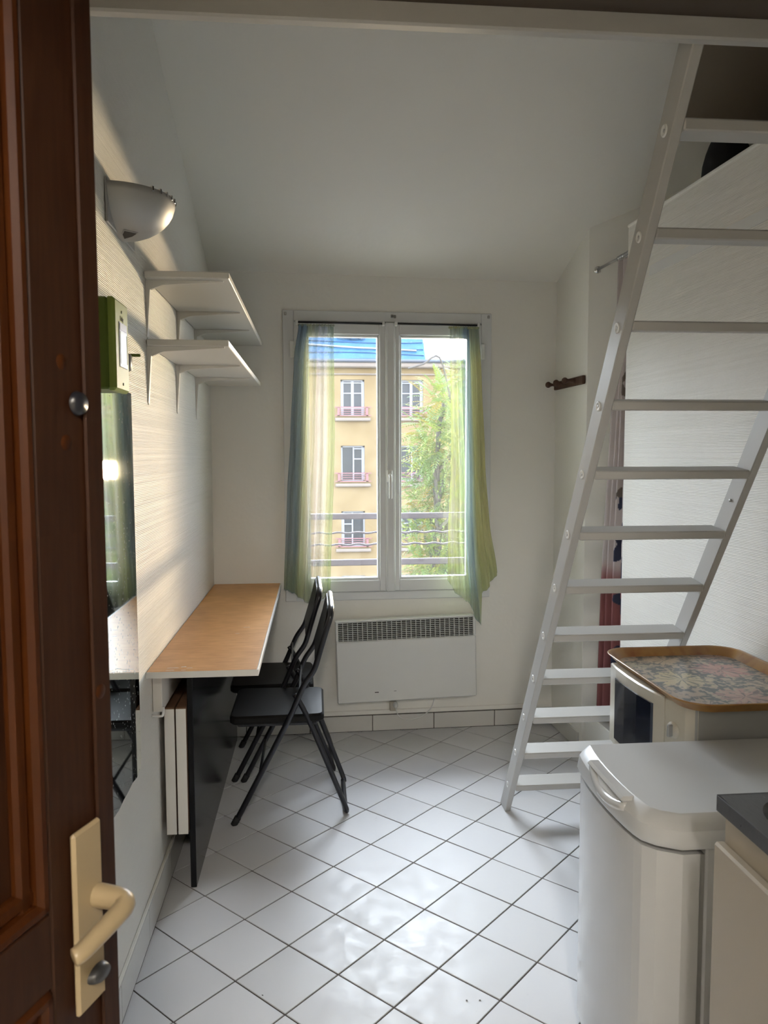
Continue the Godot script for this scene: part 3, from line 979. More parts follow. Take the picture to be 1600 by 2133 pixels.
# ---------------------------------------------------------------- left side
func desk_corner() -> void:
	var t := thing("wall_desk", "long narrow wall desk with worn orange wood top, white edges and a black panel leg", "desk")
	var top := bx("top", Vector3(0.003, 0.773, 0.002), Vector3(0.330, 0.792, 1.582), 0.0, M.orange_plywood, t)
	var st := S()
	box(st, Vector3(0.001, 0.772, 1.582), Vector3(0.336, 0.7915, 1.586), 0.001)
	box(st, Vector3(0.330, 0.772, 0.004), Vector3(0.336, 0.7915, 1.582), 0.001)
	part("edge_strip", st, M.shelf_white, top)
	st = S()
	for c in [[0.075, 1.545, 0.045, 0.0035], [0.105, 1.535, 0.02, 0.006], [0.125, 1.549, 0.022, 0.003], [0.07, 1.57, 0.03, 0.003], [0.11, 1.572, 0.018, 0.002], [0.225, 1.10, 0.02, 0.002], [0.25, 1.0, 0.03, 0.002]]:
		var poly := PackedVector2Array()
		for k in 8:
			var a := TAU * k / 8.0
			poly.append(Vector2(c[0] + cos(a) * c[2] * 0.5 * (0.8 + 0.3 * sin(k * 2.3)), c[1] + sin(a) * c[3] * (0.7 + 0.4 * cos(k * 1.7))))
		prism(st, poly, Vector3(0, 0.7921, 0), Vector3.RIGHT, Vector3.BACK, Vector3(0, 0.0004, 0))
	part("chipped_paint", st, M.white_paint, top)
	bx("support_panel", Vector3(0.087, 0.0, 0.035), Vector3(0.106, 0.772, 1.388), 0.0015, M.black_panel, t)
	bx("wall_batten", Vector3(0.001, 0.640, 0.03), Vector3(0.030, 0.772, 1.50), 0.002, M.shelf_white, t)
	# two white boards kept upright between the wall and the panel
	for i in 2:
		var b := thing("stored_board", ["white edged chipboard plank stored under the desk, against the wall", "white edged chipboard plank stored under the desk, against the black panel"][i], "board", Vector3.ZERO, 0.0, "white boards stored under the desk")
		var x := [0.0165, 0.0535][i] as float
		bx("core", Vector3(x, 0.196, 0.3), Vector3(x + 0.032, 0.622, 1.405), 0.001, M.chipboard, b)
		bx("white_edge", Vector3(x, 0.196, 1.4052), Vector3(x + 0.032, 0.618, 1.408), 0.0008, M.shelf_white, b)
	var ledge := bx("board_rest", Vector3(0.001, 0.178, 0.35), Vector3(0.0865, 0.1955, 1.33), 0.002, M.chipboard, t)
	ledge.set_meta("label", "brown batten the boards stand on")
	var hk := S(true)
	tube(hk, smooth_path([Vector3(0.0, 0.635, 1.515), Vector3(0.026, 0.632, 1.513), Vector3(0.034, 0.636, 1.512), Vector3(0.036, 0.662, 1.512)], 4), 0.0042, 8)
	tag(part("wall_hook", hk, M.white_gloss), "small white L shaped hook on the wall under the front of the desk", "hook")
	chairs()

func chairs() -> void:
	var c := thing("folding_chair", "black padded folding chair at the desk, the one nearer the door", "chair", Vector3(0.36, 0, 0.755), 0.0, "black folding chairs at the desk")
	var off := Vector3(-0.36, 0, 0)
	var prof := [Vector2(0.185, 0.0), Vector2(0.303, 0.224), Vector2(0.403, 0.418), Vector2(0.436, 0.492), Vector2(0.464, 0.552), Vector2(0.500, 0.605), Vector2(0.519, 0.66), Vector2(0.548, 0.757), Vector2(0.566, 0.812)]
	# the bent hoop: both front legs and the back in one tube
	var pts := []
	for p in prof:
		pts.append(off + Vector3(p.x, p.y, 0.2))
	pts.append(off + Vector3(0.570, 0.838, 0.175))
	pts.append(off + Vector3(0.571, 0.846, 0.12))
	pts.append(off + Vector3(0.571, 0.846, -0.12))
	pts.append(off + Vector3(0.570, 0.838, -0.175))
	for i in range(prof.size() - 1, -1, -1):
		pts.append(off + Vector3(prof[i].x, prof[i].y, -0.2))
	var st := S(true)
	tube(st, smooth_path(pts, 4), 0.0112, 10)
	part("frame_hoop", st, M.black_metal, c)
	# rear leg hoop with its floor bar
	st = S(true)
	var leg := []
	for p in [Vector3(0.425, 0.505, 0.178), Vector3(0.475, 0.41, 0.176), Vector3(0.615, 0.05, 0.150), Vector3(0.622, 0.016, 0.135), Vector3(0.622, 0.0135, 0.10), Vector3(0.622, 0.0135, -0.10), Vector3(0.622, 0.016, -0.135), Vector3(0.615, 0.05, -0.150), Vector3(0.475, 0.41, -0.176), Vector3(0.425, 0.505, -0.178)]:
		leg.append(off + p)
	tube(st, smooth_path(leg, 4), 0.0105, 10)
	part("rear_leg_hoop", st, M.black_metal, c)
	for s in [-1.0, 1.0]:
		st = S(true)
		tube(st, [off + Vector3(0.183, -0.001, 0.2 * s), off + Vector3(0.2, 0.03, 0.2 * s)], 0.0135, 10)
		part("rubber_foot", st, M.black_rubber, c)
	st = S(true)
	tube(st, [off + Vector3(0.285, 0.19, 0.196), off + Vector3(0.285, 0.19, -0.196)], 0.006, 8)
	part("stretcher", st, M.black_metal, c)
	bx("back_strap", off + Vector3(0.440, 0.485, -0.195), off + Vector3(0.447, 0.523, 0.195), 0.002, M.black_metal, c)
	# padded seat with rounded corners
	var poly := PackedVector2Array()
	for k in [[0.505, 0.155, 0.0], [0.205, 0.165, 90.0], [0.205, -0.165, 180.0], [0.505, -0.155, 270.0]]:
		for j in 5:
			var a := deg_to_rad(k[2] + 22.5 * j)
			poly.append(Vector2(k[0] + 0.034 * cos(a), k[1] + 0.027 * sin(a)))
	st = S()
	prism(st, poly, off + Vector3(0, 0.392, 0), Vector3.RIGHT, Vector3.BACK, Vector3(0, 0.034, 0), 0.008)
	part("seat", st, M.black_vinyl, c)
	st = S()
	box(st, off + Vector3(0.20, 0.378, -0.17), off + Vector3(0.51, 0.392, 0.17), 0.004)
	part("seat_pan", st, M.black_metal, c)
	# padded backrest wrapped over the top of the hoop
	st = S(true)
	var back := [Vector2(0.515, 0.648), Vector2(0.545, 0.745), Vector2(0.560, 0.81), Vector2(0.567, 0.848)]
	for k in back.size() - 1:
		var a: Vector2 = back[k]
		var b: Vector2 = back[k + 1]
		var wa: float = [0.186, 0.190, 0.186][k]
		var wb: float = [0.190, 0.186, 0.135][k]
		for s in [-1.0, 1.0]:
			var dx := Vector3(0.011 * s, 0, 0)
			quad(st, off + Vector3(a.x, a.y, -wa) + dx, off + Vector3(a.x, a.y, wa) + dx, off + Vector3(b.x, b.y, wb) + dx, off + Vector3(b.x, b.y, -wb) + dx, Vector3(s, 0, 0))
			quad(st, off + Vector3(a.x - 0.011, a.y, wa * s), off + Vector3(a.x + 0.011, a.y, wa * s), off + Vector3(b.x + 0.011, b.y, wb * s), off + Vector3(b.x - 0.011, b.y, wb * s), Vector3(0, 0, s))
	var e0: Vector2 = back[0]
	quad(st, off + Vector3(e0.x - 0.011, e0.y, -0.186), off + Vector3(e0.x + 0.011, e0.y, -0.186), off + Vector3(e0.x + 0.011, e0.y, 0.186), off + Vector3(e0.x - 0.011, e0.y, 0.186), Vector3.DOWN)
	quad(st, off + Vector3(0.556, 0.848, -0.135), off + Vector3(0.578, 0.848, -0.135), off + Vector3(0.578, 0.848, 0.135), off + Vector3(0.556, 0.848, 0.135), Vector3.UP)
	part("backrest", st, M.black_vinyl, c)
	var d := c.duplicate()
	d.name = numbered("folding_chair")
	add_child(d)
	d.position = c.position + Vector3(-0.045, 0, -0.412)
	d.rotation.y = 0.02
	tag(d, "black padded folding chair at the desk, the one nearer the window", "chair", "black folding chairs at the desk")

func left_wall_things() -> void:
	# shelves on tapering brackets
	for i in 2:
		var y: float = [2.0, 1.797][i]
		var z0: float = [0.012, 0.06][i]
		var z1: float = [1.475, 1.462][i]
		var t := thing("wall_shelf", ["white board shelf on three brackets high over the desk, the upper of two", "white board shelf on three brackets over the desk, the lower of two"][i], "shelf", Vector3.ZERO, 0.0, "white shelves over the desk")
		bx("board", Vector3(0.002, y - 0.02, z0), Vector3([0.256, 0.250][i], y, z1), 0.002, M.shelf_white, t)
		for zb in [[1.44, 0.905, 0.49], [1.448, 0.945, 0.48]][i]:
			var st := S()
			# pressed steel: wall leg and shelf leg, both tapering
			prism(st, PackedVector2Array([Vector2(0.0, y - 0.022), Vector2(0.016, y - 0.03), Vector2(0.012, y - 0.06), Vector2(0.002, y - 0.195), Vector2(0.0, y - 0.195)]), Vector3(0.0005, 0, zb - 0.009), Vector3.RIGHT, Vector3.UP, Vector3(0, 0, 0.018))
			prism(st, PackedVector2Array([Vector2(0.0, y - 0.0205), Vector2(0.235, y - 0.0205), Vector2(0.235, y - 0.024), Vector2(0.05, y - 0.036), Vector2(0.014, y - 0.05), Vector2(0.0, y - 0.05)]), Vector3(0.001, 0, zb - 0.006), Vector3.RIGHT, Vector3.UP, Vector3(0, 0, 0.012))
			box(st, Vector3(0.0005, y - 0.20, zb - 0.004), Vector3(0.003, y - 0.19, zb + 0.004))
			part("bracket", st, M.shelf_white, t)
	# half-bowl uplighter
	var l := thing("wall_light", "silver half bowl uplighter on the left wall above the desk shelves", "wall light", Vector3(0.001, 0, 1.755))
	var st := S(true)
	var outer := []
	var inner := []
	for k in 11:
		var a := deg_to_rad(9.0 * k)
		outer.append(Vector2(0.145 * cos(a), 2.12 - 0.105 * sin(a)))
	for k in 11:
		var a := deg_to_rad(90.0 - 9.0 * k)
		inner.append(Vector2(0.138 * cos(a), 2.12 - 0.098 * sin(a)))
	lathe(st, outer, Vector3.ZERO, Vector3.UP, 28, Vector2(1, 1), -PI / 2, PI / 2)
	lathe(st, inner, Vector3.ZERO, Vector3.UP, 28, Vector2(1, 1), -PI / 2, PI / 2)
	lathe(st, [Vector2(0.138, 2.12), Vector2(0.145, 2.12)], Vector3.ZERO, Vector3.UP, 28, Vector2(1, 1), -PI / 2, PI / 2)
	part("shell", st, M.silver_shell, l)
	st = S()
	for k in 9:
		var a := deg_to_rad(-42.0 + 10.5 * k)
		box(st, Vector3(-0.003, 2.112, 0.137), Vector3(0.003, 2.1245, 0.147), 0.001, Transform3D(Basis(Vector3.UP, PI / 2 + a), Vector3.ZERO))
	part("rim_notch", st, M.chrome, l)
	bx("back_plate", Vector3(0, 2.02, -0.145), Vector3(0.006, 2.13, 0.145), 0.002, M.silver_shell, l)
	# cut-out under the bowl, with a pale lip
	var az := deg_to_rad(50.0)
	var outw := Vector3(cos(az), 0, sin(az))
	var vn := (outw * 0.27 + Vector3.DOWN * 0.96).normalized()
	var across := vn.cross(outw).normalized()
	var along := across.cross(vn).normalized()
	var vc := outw * 0.040 + Vector3(0, 2.0185, 0)
	st = S()
	prism(st, PackedVector2Array([Vector2(-0.020, 0.023), Vector2(0.020, 0.023), Vector2(0.016, 0.002), Vector2(0.0, -0.020), Vector2(-0.016, 0.002)]), vc, across, along, vn * 0.0015)
	part("vent_lip", st, M.silver_shell, l)
	st = S()
	prism(st, PackedVector2Array([Vector2(-0.017, 0.020), Vector2(0.017, 0.020), Vector2(0.0135, 0.002), Vector2(0.0, -0.016), Vector2(-0.0135, 0.002)]), vc + vn * 0.0016, across, along, vn * 0.0006)
	part("vent", st, M.dark_plastic, l)
	# green electricity meter, standing proud of the wall
	var m := thing("electricity_meter", "bright green electricity meter box with a small display on the left wall", "meter", Vector3(0, 0, 0))
	bx("housing", Vector3(0.001, 1.580, 2.128), Vector3(0.088, 1.770, 2.248), 0.004, M.meter_side, m)
	var face := bx("front_cover", Vector3(0.082, 1.578, 2.126), Vector3(0.102, 1.772, 2.243), 0.006, M.meter_green, m)
	bx("display_frame", Vector3(0.102, 1.630, 2.146), Vector3(0.1035, 1.725, 2.212), 0.001, M.mw_side, face)
	bx("display", Vector3(0.1035, 1.637, 2.156), Vector3(0.1042, 1.705, 2.206), 0.0, M.lcd_grey, face)
	bx("display_edge", Vector3(0.1035, 1.640, 2.150), Vector3(0.1045, 1.702, 2.155), 0.0, M.print_dark, face)
	bx("display_head", Vector3(0.1035, 1.709, 2.152), Vector3(0.1042, 1.722, 2.208), 0.0, M.mw_side, face)
	st = S(true)
	lathe(st, [Vector2(0.0, 0.0015), Vector2(0.003, 0.0012), Vector2(0.0034, 0.0)], Vector3(0.102, 1.595, 2.185), Vector3.RIGHT, 10)
	part("screw", st, M.print_dark, face)
	st = S(true)
	lathe(st, [Vector2(0.0, 0.0012), Vector2(0.003, 0.001), Vector2(0.0034, 0.0)], Vector3(0.102, 1.748, 2.185), Vector3.RIGHT, 10)
	part("lamp_dot", st, M.print_dark, face)
	var tm := TextMesh.new()
	tm.text = "Linky"
	var sf := SystemFont.new()
	sf.font_names = PackedStringArray(["Droid Sans"])
	tm.font = sf
	tm.font_size = 16
	tm.pixel_size = 0.0008
	tm.depth = 0.0006
	tm.material = M.print_dark
	var lt := obj("lettering", tm, face)
	lt.position = Vector3(0.1023, 1.7335, 2.185)
	lt.rotation.y = PI / 2
	var hk := thing("coat_peg", "small dark peg on the left wall just behind the green meter", "hook", Vector3.ZERO)
	bx("peg", Vector3(0.001, 1.7165, 1.672), Vector3(0.030, 1.7245, 1.682), 0.002, M.meter_side, hk)
	st = S(true)
	lathe(st, [Vector2(0.0, 0.010), Vector2(0.022, 0.008), Vector2(0.026, 0.0)], Vector3(0.0005, 1.698, 1.70), Vector3.RIGHT, 20)
	part("rose", st, M.mw_side, hk)
	# frameless mirror, its silver gone at the edges, lower edge broken
	var mi := thing("wall_mirror", "tall frameless mirror with spotted silver and a chipped lower edge on the left wall", "mirror", Vector3.ZERO)
	st = S()
	var poly := PackedVector2Array([Vector2(1.697, 1.613), Vector2(1.694, 0.62), Vector2(1.694, 0.575)])
	rng.seed = 9
	for i in 14:
		poly.append(Vector2(1.70 + 0.05 * i, 0.541 + rng.randf_range(-0.004, 0.004)))
	poly.append(Vector2(2.40, 0.54)); poly.append(Vector2(2.40, 1.613))
	prism(st, poly, Vector3(0.001, 0, 0), Vector3.BACK, Vector3.UP, Vector3(0.005, 0, 0))
	part("glass", st, M.mirror_silver, mi)
	for z in [1.96, 2.3]:
		bx("clip", Vector3(0.001, 1.604, z - 0.012), Vector3(0.011, 1.626, z + 0.012), 0.002, M.white_gloss, mi)
	# the bright streak high on this wall comes from the area light outside
	# (no strip or border is built for it)

func window_wall_things() -> void:
	# convector heater, hung a little askew
	var r := thing("convector_heater", "white electric convector heater with a fine top grille under the window", "heater", Vector3.ZERO, BACK_TURN)
	var xf := Transform3D(Basis(Vector3.BACK, 0.0225), Vector3(0.97, 0.397, 0))
	var st := S()
	box(st, Vector3(-0.358, -0.210, 0.018), Vector3(0.358, 0.210, 0.075), 0.006, xf)
	part("body", st, M.radiator_white, r)
	st = S()
	box(st, Vector3(-0.362, -0.213, 0.075), Vector3(0.362, 0.108, 0.09), 0.006, xf)
	box(st, Vector3(-0.362, 0.108, 0.075), Vector3(-0.348, 0.213, 0.09), 0.004, xf)
	box(st, Vector3(0.348, 0.108, 0.075), Vector3(0.362, 0.213, 0.09), 0.004, xf)
	box(st, Vector3(-0.362, 0.205, 0.070), Vector3(0.362, 0.214, 0.09), 0.003, xf)
	part("front_panel", st, M.radiator_white, r)
	st = S()
	box(st, Vector3(-0.349, 0.107, 0.0745), Vector3(0.349, 0.206, 0.0765), 0, xf)
	part("grille_recess", st, M.dark_slot, r)
	for i in 29:
		st = S()
		var x := -0.349 + 0.698 * i / 28.0
		box(st, Vector3(x - 0.0013, 0.107, 0.077), Vector3(x + 0.0013, 0.206, 0.089), 0, xf)
		part("grille_bar", st, M.radiator_white, r)
	for i in 10:
		st = S()
		var y := 0.114 + 0.0098 * i
		box(st, Vector3(-0.349, y - 0.001, 0.078), Vector3(0.349, y + 0.001, 0.088), 0, xf)
		part("grille_slat", st, M.radiator_white, r)
	for p in [[-0.16, -0.162, 0.02, 0.0022], [-0.065, -0.160, 0.012, 0.001]]:
		st = S()
		box(st, Vector3(p[0] - p[2] / 2, p[1] - p[3], 0.0895), Vector3(p[0] + p[2] / 2, p[1] + p[3], 0.0903), 0, xf)
		part("scratch", st, M.dark_slot, r)
	for x in [-0.25, 0.25]:
		st = S()
		box(st, Vector3(x - 0.02, -0.12, 0.0), Vector3(x + 0.02, 0.12, 0.02), 0, xf)
		part("wall_mount", st, M.steel, r)
	st = S(true)
	tube(st, smooth_path([Vector3(0.917, 0.140, 0.050), Vector3(0.921, 0.112, 0.052), Vector3(0.94, 0.080, 0.045), Vector3(0.985, 0.062, 0.035), Vector3(1.04, 0.070, 0.03), Vector3(1.09, 0.098, 0.026), Vector3(1.115, 0.14, 0.03), Vector3(1.122, 0.20, 0.045)]), 0.0028, 6)
	part("cord", st, M.white_gloss, r)
	var so := thing("wall_socket", "small old wall socket with a white plug under the heater", "socket", Vector3.ZERO, BACK_TURN)
	bx("box", Vector3(0.888, 0.108, 0.0), Vector3(0.925, 0.158, 0.026), 0.004, M.mw_ivory, so)
	st = S(true)
	lathe(st, [Vector2(0.0, 0.036), Vector2(0.009, 0.034), Vector2(0.0125, 0.02), Vector2(0.0135, 0.0)], Vector3(0.917, 0.143, 0.022), Vector3.BACK, 14)
	part("plug", st, M.white_gloss, so)
	# coat rack on the pier
	var k := thing("coat_rack", "short brown wooden coat rack with turned knobs beside the window", "coat rack", Vector3(1.768, 0, 0), RIGHT_TURN)
	bx("rail", Vector3(-0.017, 1.772, -0.03), Vector3(-0.001, 1.812, 0.343), 0.003, M.rack_wood, k)
	for z in [0.02, 0.13, 0.245]:
		st = S(true)
		lathe(st, [Vector2(0.0, 0.062), Vector2(0.010, 0.060), Vector2(0.0155, 0.052), Vector2(0.0155, 0.044), Vector2(0.010, 0.036), Vector2(0.0065, 0.026), Vector2(0.009, 0.012), Vector2(0.012, 0.0)], Vector3(-0.017, 1.795, z), Vector3.LEFT, 14)
		part("knob", st, M.rack_wood, k)
	# closet rod and curtain in the recess
	var rod := thing("closet_rod", "thin steel rod across the closet recess on the right wall", "curtain rod", Vector3(1.768, 0, 0), RIGHT_TURN)
	st = S(true)
	tube(st, [Vector3(0.03, 2.29, 0.387), Vector3(0.03, 2.285, 0.76)], 0.006, 10)
	part("bar", st, M.steel, rod)
	for z in [0.389, 0.752]:
		st = S(true)
		lathe(st, [Vector2(0.0, 0.008), Vector2(0.015, 0.007), Vector2(0.017, 0.0)], Vector3(0.03, 2.288, z if z < 0.5 else z + 0.008), Vector3.BACK if z < 0.5 else Vector3.FORWARD, 16)
		part("socket", st, M.chrome, rod)
	var cc := thing("closet_curtain", "pale mauve patterned curtain bunched in the closet recess behind the ladder, dusky pink below", "curtain", Vector3(1.768, 0, 0), RIGHT_TURN)
	st = S(true)
	var nu := 60
	var nv := 30
	var g := []
	for j in nv + 1:
		var v := float(j) / nv
		var row := []
		for i in nu + 1:
			var u := float(i) / nu
			var z := lerpf(lerpf(0.60, 0.46, smoothstep(0.0, 0.75, v)), 0.748, u)
			var y := lerpf(2.272, 0.235, v)
			var x := 0.034 + lerpf(0.012, 0.022, v) * sin(u * TAU * 4.0 + 0.8 * v) + 0.006 * sin(u * 31.0 + v * 5.0)
			row.append(Vector3(x, y, z))
		g.append(row)
	for j in nv:
		for i in nu:
			var ua := Vector2(float(i) / nu, float(j) / nv)
			var ub := Vector2(float(i + 1) / nu, float(j + 1) / nv)
			tri(st, g[j][i], g[j][i + 1], g[j + 1][i + 1], Vector3.LEFT, ua, Vector2(ub.x, ua.y), ub)
			tri(st, g[j][i], g[j + 1][i + 1], g[j + 1][i], Vector3.LEFT, ua, ub, Vector2(ua.x, ub.y))
	part("cloth", st, M.closet_cloth, cc)
	for i in 7:
		var rz := 0.61 + 0.022 * i
		st = S(true)
		var loop := []
		for kk in 17:
			var a := TAU * kk / 16.0
			loop.append(Vector3(0.03 + 0.011 * sin(a), 2.2835 + 0.0115 * cos(a), rz))
		tube(st, loop, 0.0015, 5, false)
		part("ring", st, M.steel, cc)
	# dark bundle up in the storage
	st = S(true)
	var pr := []
	for i in 13:
		var a := PI * i / 12.0
		pr.append(Vector2(sin(a) * (0.086 + 0.012 * sin(a * 2.0)), -cos(a) * 0.135))
	lathe(st, pr, Vector3(2.03, 2.502, 1.12), Vector3.UP, 24)
	tag(part("dark_bundle", st, M.dark_cloth), "round black bundle stored up on the ledge above the right wall", "bag")

func ladder() -> void:
	var l := thing("loft_ladder", "white painted wooden ladder with flat treads leaning up to the loft edge", "ladder", Vector3(1.2765, 0, 0.904))
	var up := Vector3(-0.0135, 0.8255, 0.5645).normalized()
	var side := Vector3(1, 0.016, 0).normalized()
	var nrm := side.cross(up).normalized()          # towards the camera and down
	if nrm.z < 0.0:
		nrm = -nrm
	var length := 2.735
	for x in [0.0, 0.458]:
		# stile cut level at the floor
		var o := Vector3(x, 0, 0)
		var hw := 0.033
		var st := S()
		var poly := PackedVector2Array()
		var k := hw * nrm.y / up.y
		poly.append(Vector2(-hw, k)); poly.append(Vector2(hw, -k)); poly.append(Vector2(hw, length)); poly.append(Vector2(-hw, length))
		prism(st, poly, o + Vector3(-0.0115, 0.0, 0), nrm, up, side * 0.023, 0.0025)
		var stile := part("stile", st, M.ladder_paint, l)
		if x == 0.0:
			for i in 12:
				var c := Vector3(-0.0115, 0, 0) + up * (0.165 + 0.2163 * i)
				st = S(true)
				lathe(st, [Vector2(0.0, 0.0008), Vector2(0.0075, 0.0008), Vector2(0.0085, 0.0026), Vector2(0.0115, 0.003), Vector2(0.013, 0.001), Vector2(0.013, -0.001)], c, -side, 18)
				var bolt := part("bolt", st, M.white_gloss, stile)
				st = S(true)
				lathe(st, [Vector2(0.0, 0.0022), Vector2(0.0035, 0.002), Vector2(0.004, 0.0)], c, -side, 6)
				part("bolt_head", st, M.steel, bolt)
		else:
			st = S(true)
			tube(st, [Vector3(0.447, 0, 0) + up * 1.585, Vector3(0.442, 0, 0) + up * 1.585], 0.0045, 8)
			part("screw", st, M.steel, stile)
	for i in 12:
		var c := up * (0.165 + 0.2163 * i) + side * 0.229
		var st := S()
		var tilt := Transform3D(Basis(Vector3.RIGHT, 0.13), c)
		box(st, Vector3(-0.218, -0.012, -0.041), Vector3(0.218, 0.012, 0.041), 0.003, tilt)
		part("tread", st, M.ladder_paint, l)

func landing_fill_lamp() -> void:
	# globe lamp added behind the viewer, unseen, to fill the near side
	var t := thing("fill_lamp", "round opal globe lamp added on the unseen landing as fill light", "lamp", Vector3(0.55, 2.35, 4.7))
	var st := S(true)
	lathe(st, [Vector2(0.055, 0.0), Vector2(0.055, -0.03), Vector2(0.04, -0.035)], Vector3.ZERO, Vector3.UP, 20)
	part("mount", st, M.white_gloss, t)
	st = S(true)
	var pr := []
	for i in 13:
		var a := PI * i / 12.0
		pr.append(Vector2(sin(a) * 0.1, -0.125 - cos(a) * 0.1))
	lathe(st, pr, Vector3.ZERO, Vector3.UP, 24)
	part("globe", st, M.lamp_opal, t)
	var o := OmniLight3D.new()
	o.name = "landing_fill"
	o.light_color = Color(1.0, 0.97, 0.93)
	o.light_energy = LANDING
	o.light_size = 0.08
	o.omni_range = 12.0
	o.omni_attenuation = 2.0
	o.shadow_enabled = true
	t.add_child(o)
	o.position = Vector3(0, -0.125, 0)

func kitchen() -> void:
	# small refrigerator, turned to the left
	var f := thing("fridge", "small white counter height fridge with a bowed door, next to the sink", "fridge", Vector3.ZERO)
	var plan := func(inset: float, zf: float, zn: float, back: float) -> PackedVector2Array:
		var p := PackedVector2Array()
		p.append(Vector2(back, zf)); 
		for i in 19:                                # bowed front, rounded more at the near corner
			var a := i / 18.0
			var z := lerpf(zf, zn, a)
			var bow := 1.138 + 0.022 * pow(absf(a * 2.0 - 0.9), 2.4)
			bow += 0.055 * pow(clampf((a - 0.84) / 0.16, 0, 1), 2.6)
			bow += 0.012 * pow(clampf((0.06 - a) / 0.06, 0, 1), 2.0)
			p.append(Vector2(bow + inset, z))
		p.append(Vector2(back, zn))
		return p
	var st := S()
	box(st, Vector3(1.276, 0.03, 2.10), Vector3(1.72, 0.668, 2.505), 0.004)
	part("cabinet", st, M.fridge_white, f)
	st = S()
	var dp: PackedVector2Array = plan.call(0.006, 2.096, 2.508, 1.262)
	prism(st, dp, Vector3(0, 0.05, 0), Vector3.RIGHT, Vector3.BACK, Vector3(0, 0.606, 0), 0.004)
	var door := part("door", st, M.fridge_white, f)
	bx("door_seal", Vector3(1.260, 0.055, 2.11), Vector3(1.277, 0.65, 2.499), 0, M.mw_side, door)
	# moulded top
	st = S(true)
	var tp: PackedVector2Array = plan.call(0.0, 2.086, 2.516, 1.725)
	var layers := [[0.668, 0.003], [0.674, 0.0], [0.704, 0.005], [0.7265, 0.024], [0.7295, 0.030]]
	var rings := []
	for ly in layers:
		var ring := []
		for k in tp.size():
			var before := tp[(k + tp.size() - 1) % tp.size()]
			var after := tp[(k + 1) % tp.size()]
			var e1 := (tp[k] - before).normalized()
			var e2 := (after - tp[k]).normalized()
			var nn := Vector2(e1.y, -e1.x) + Vector2(e2.y, -e2.x)
			nn = nn / maxf(nn.length_squared() / 2.0, 0.5)
			if (Vector2(1.45, 2.3) - tp[k]).dot(nn) < 0.0:
				nn = -nn
			var q := tp[k] + nn * float(ly[1])
			ring.append(Vector3(q.x, ly[0], q.y))
		rings.append(ring)
	var mid := Vector3(1.45, 0.7, 2.3)
	for j in rings.size() - 1:
		st.set_smooth_group(1 if j < 2 else 2)
		for k in rings[j].size():
			var k2: int = (k + 1) % rings[j].size()
			var n: Vector3 = (rings[j][k] + rings[j][k2]) / 2.0 - mid
			quad(st, rings[j][k], rings[j][k2], rings[j + 1][k2], rings[j + 1][k], Vector3(n.x, 0.05, n.z))
	st.set_smooth_group(-1)
	for e in [0, rings.size() - 1]:
		for k in range(1, rings[e].size() - 1):
			tri(st, rings[e][0], rings[e][k], rings[e][k + 1], Vector3.DOWN if e == 0 else Vector3.UP)
	var top := part("worktop", st, M.fridge_top, f)
	# grip lip moulded into the front of the top
	st = S(true)
	var lip := []
	for i in 15:
		var a := i / 14.0
		lip.append(Vector3(1.146 + 0.012 * pow(absf(a * 2.0 - 1.0), 2.0), 0.712 - 0.022 * sin(a * PI * 0.9), lerpf(2.205, 2.40, a)))
	tube(st, lip, 0.0125, 10)
	var grip := part("door_grip", st, M.fridge_white, door)
	st = S()
	box(st, Vector3(1.142, 0.716, 2.20), Vector3(1.19, 0.7285, 2.405), 0.006)
	part("grip_cover", st, M.fridge_white, grip)
	for p in [[1.27, 2.14], [1.27, 2.46], [1.68, 2.14], [1.68, 2.46]]:
		st = S(true)
		lathe(st, [Vector2(0.018, 0.0), Vector2(0.018, 0.032)], Vector3(p[0], 0, p[1]), Vector3.UP, 12)
		part("foot", st, M.dark_plastic, f)
	# sink unit
	var u := thing("sink_cabinet", "cream kitchen base cabinet under the steel sink", "cabinet", Vector3.ZERO)
	bx("carcass", Vector3(1.185, 0.0, 2.73), Vector3(1.80, 0.68, 3.74), 0.002, M.cream_lacquer, u)
	bx("end_panel", Vector3(1.185, 0.68, 2.73), Vector3(1.80, 0.8515, 2.746), 0.001, M.cream_lacquer, u)
	bx("end_panel", Vector3(1.185, 0.68, 3.724), Vector3(1.80, 0.8515, 3.74), 0.001, M.cream_lacquer, u)
	bx("apron", Vector3(1.183, 0.68, 2.744), Vector3(1.198, 0.8515, 3.726), 0.001, M.cream_lacquer, u)
	for i in 2:
		bx("door", Vector3(1.1655, 0.08, 2.73 + 0.507 * i), Vector3(1.1845, 0.803, 3.232 + 0.507 * i), 0.004, M.cream_lacquer, u)
	var s := thing("kitchen_sink", "stainless steel sink top with a pressed bowl on the cream cabinet", "sink", Vector3.ZERO)
	st = S()
	var z0 := 2.727
	var z1 := 3.74
	var x0 := 1.170
	var x1 := 1.79
	var hy := 0.880
	var bl := Rect2(1.196, 2.744, 0.40, 0.44)
	var c := Vector3(bl.get_center().x, hy, bl.get_center().y)
	var ringp := func(k: float, dy: float) -> Array:
		var out := []
		for i in 48:
			var a := TAU * i / 48.0
			var cx := signf(cos(a)) * pow(absf(cos(a)), 0.42) * bl.size.x / 2.0
			var cz := signf(sin(a)) * pow(absf(sin(a)), 0.42) * bl.size.y / 2.0
			out.append(c + Vector3(cx * k, dy, cz * k))
		return out
	# flat rim between the bowl and the outer edge, then a drainer and the skirts
	var hole: Array = ringp.call(1.0, 0.0)
	var zd := bl.end.y + 0.02
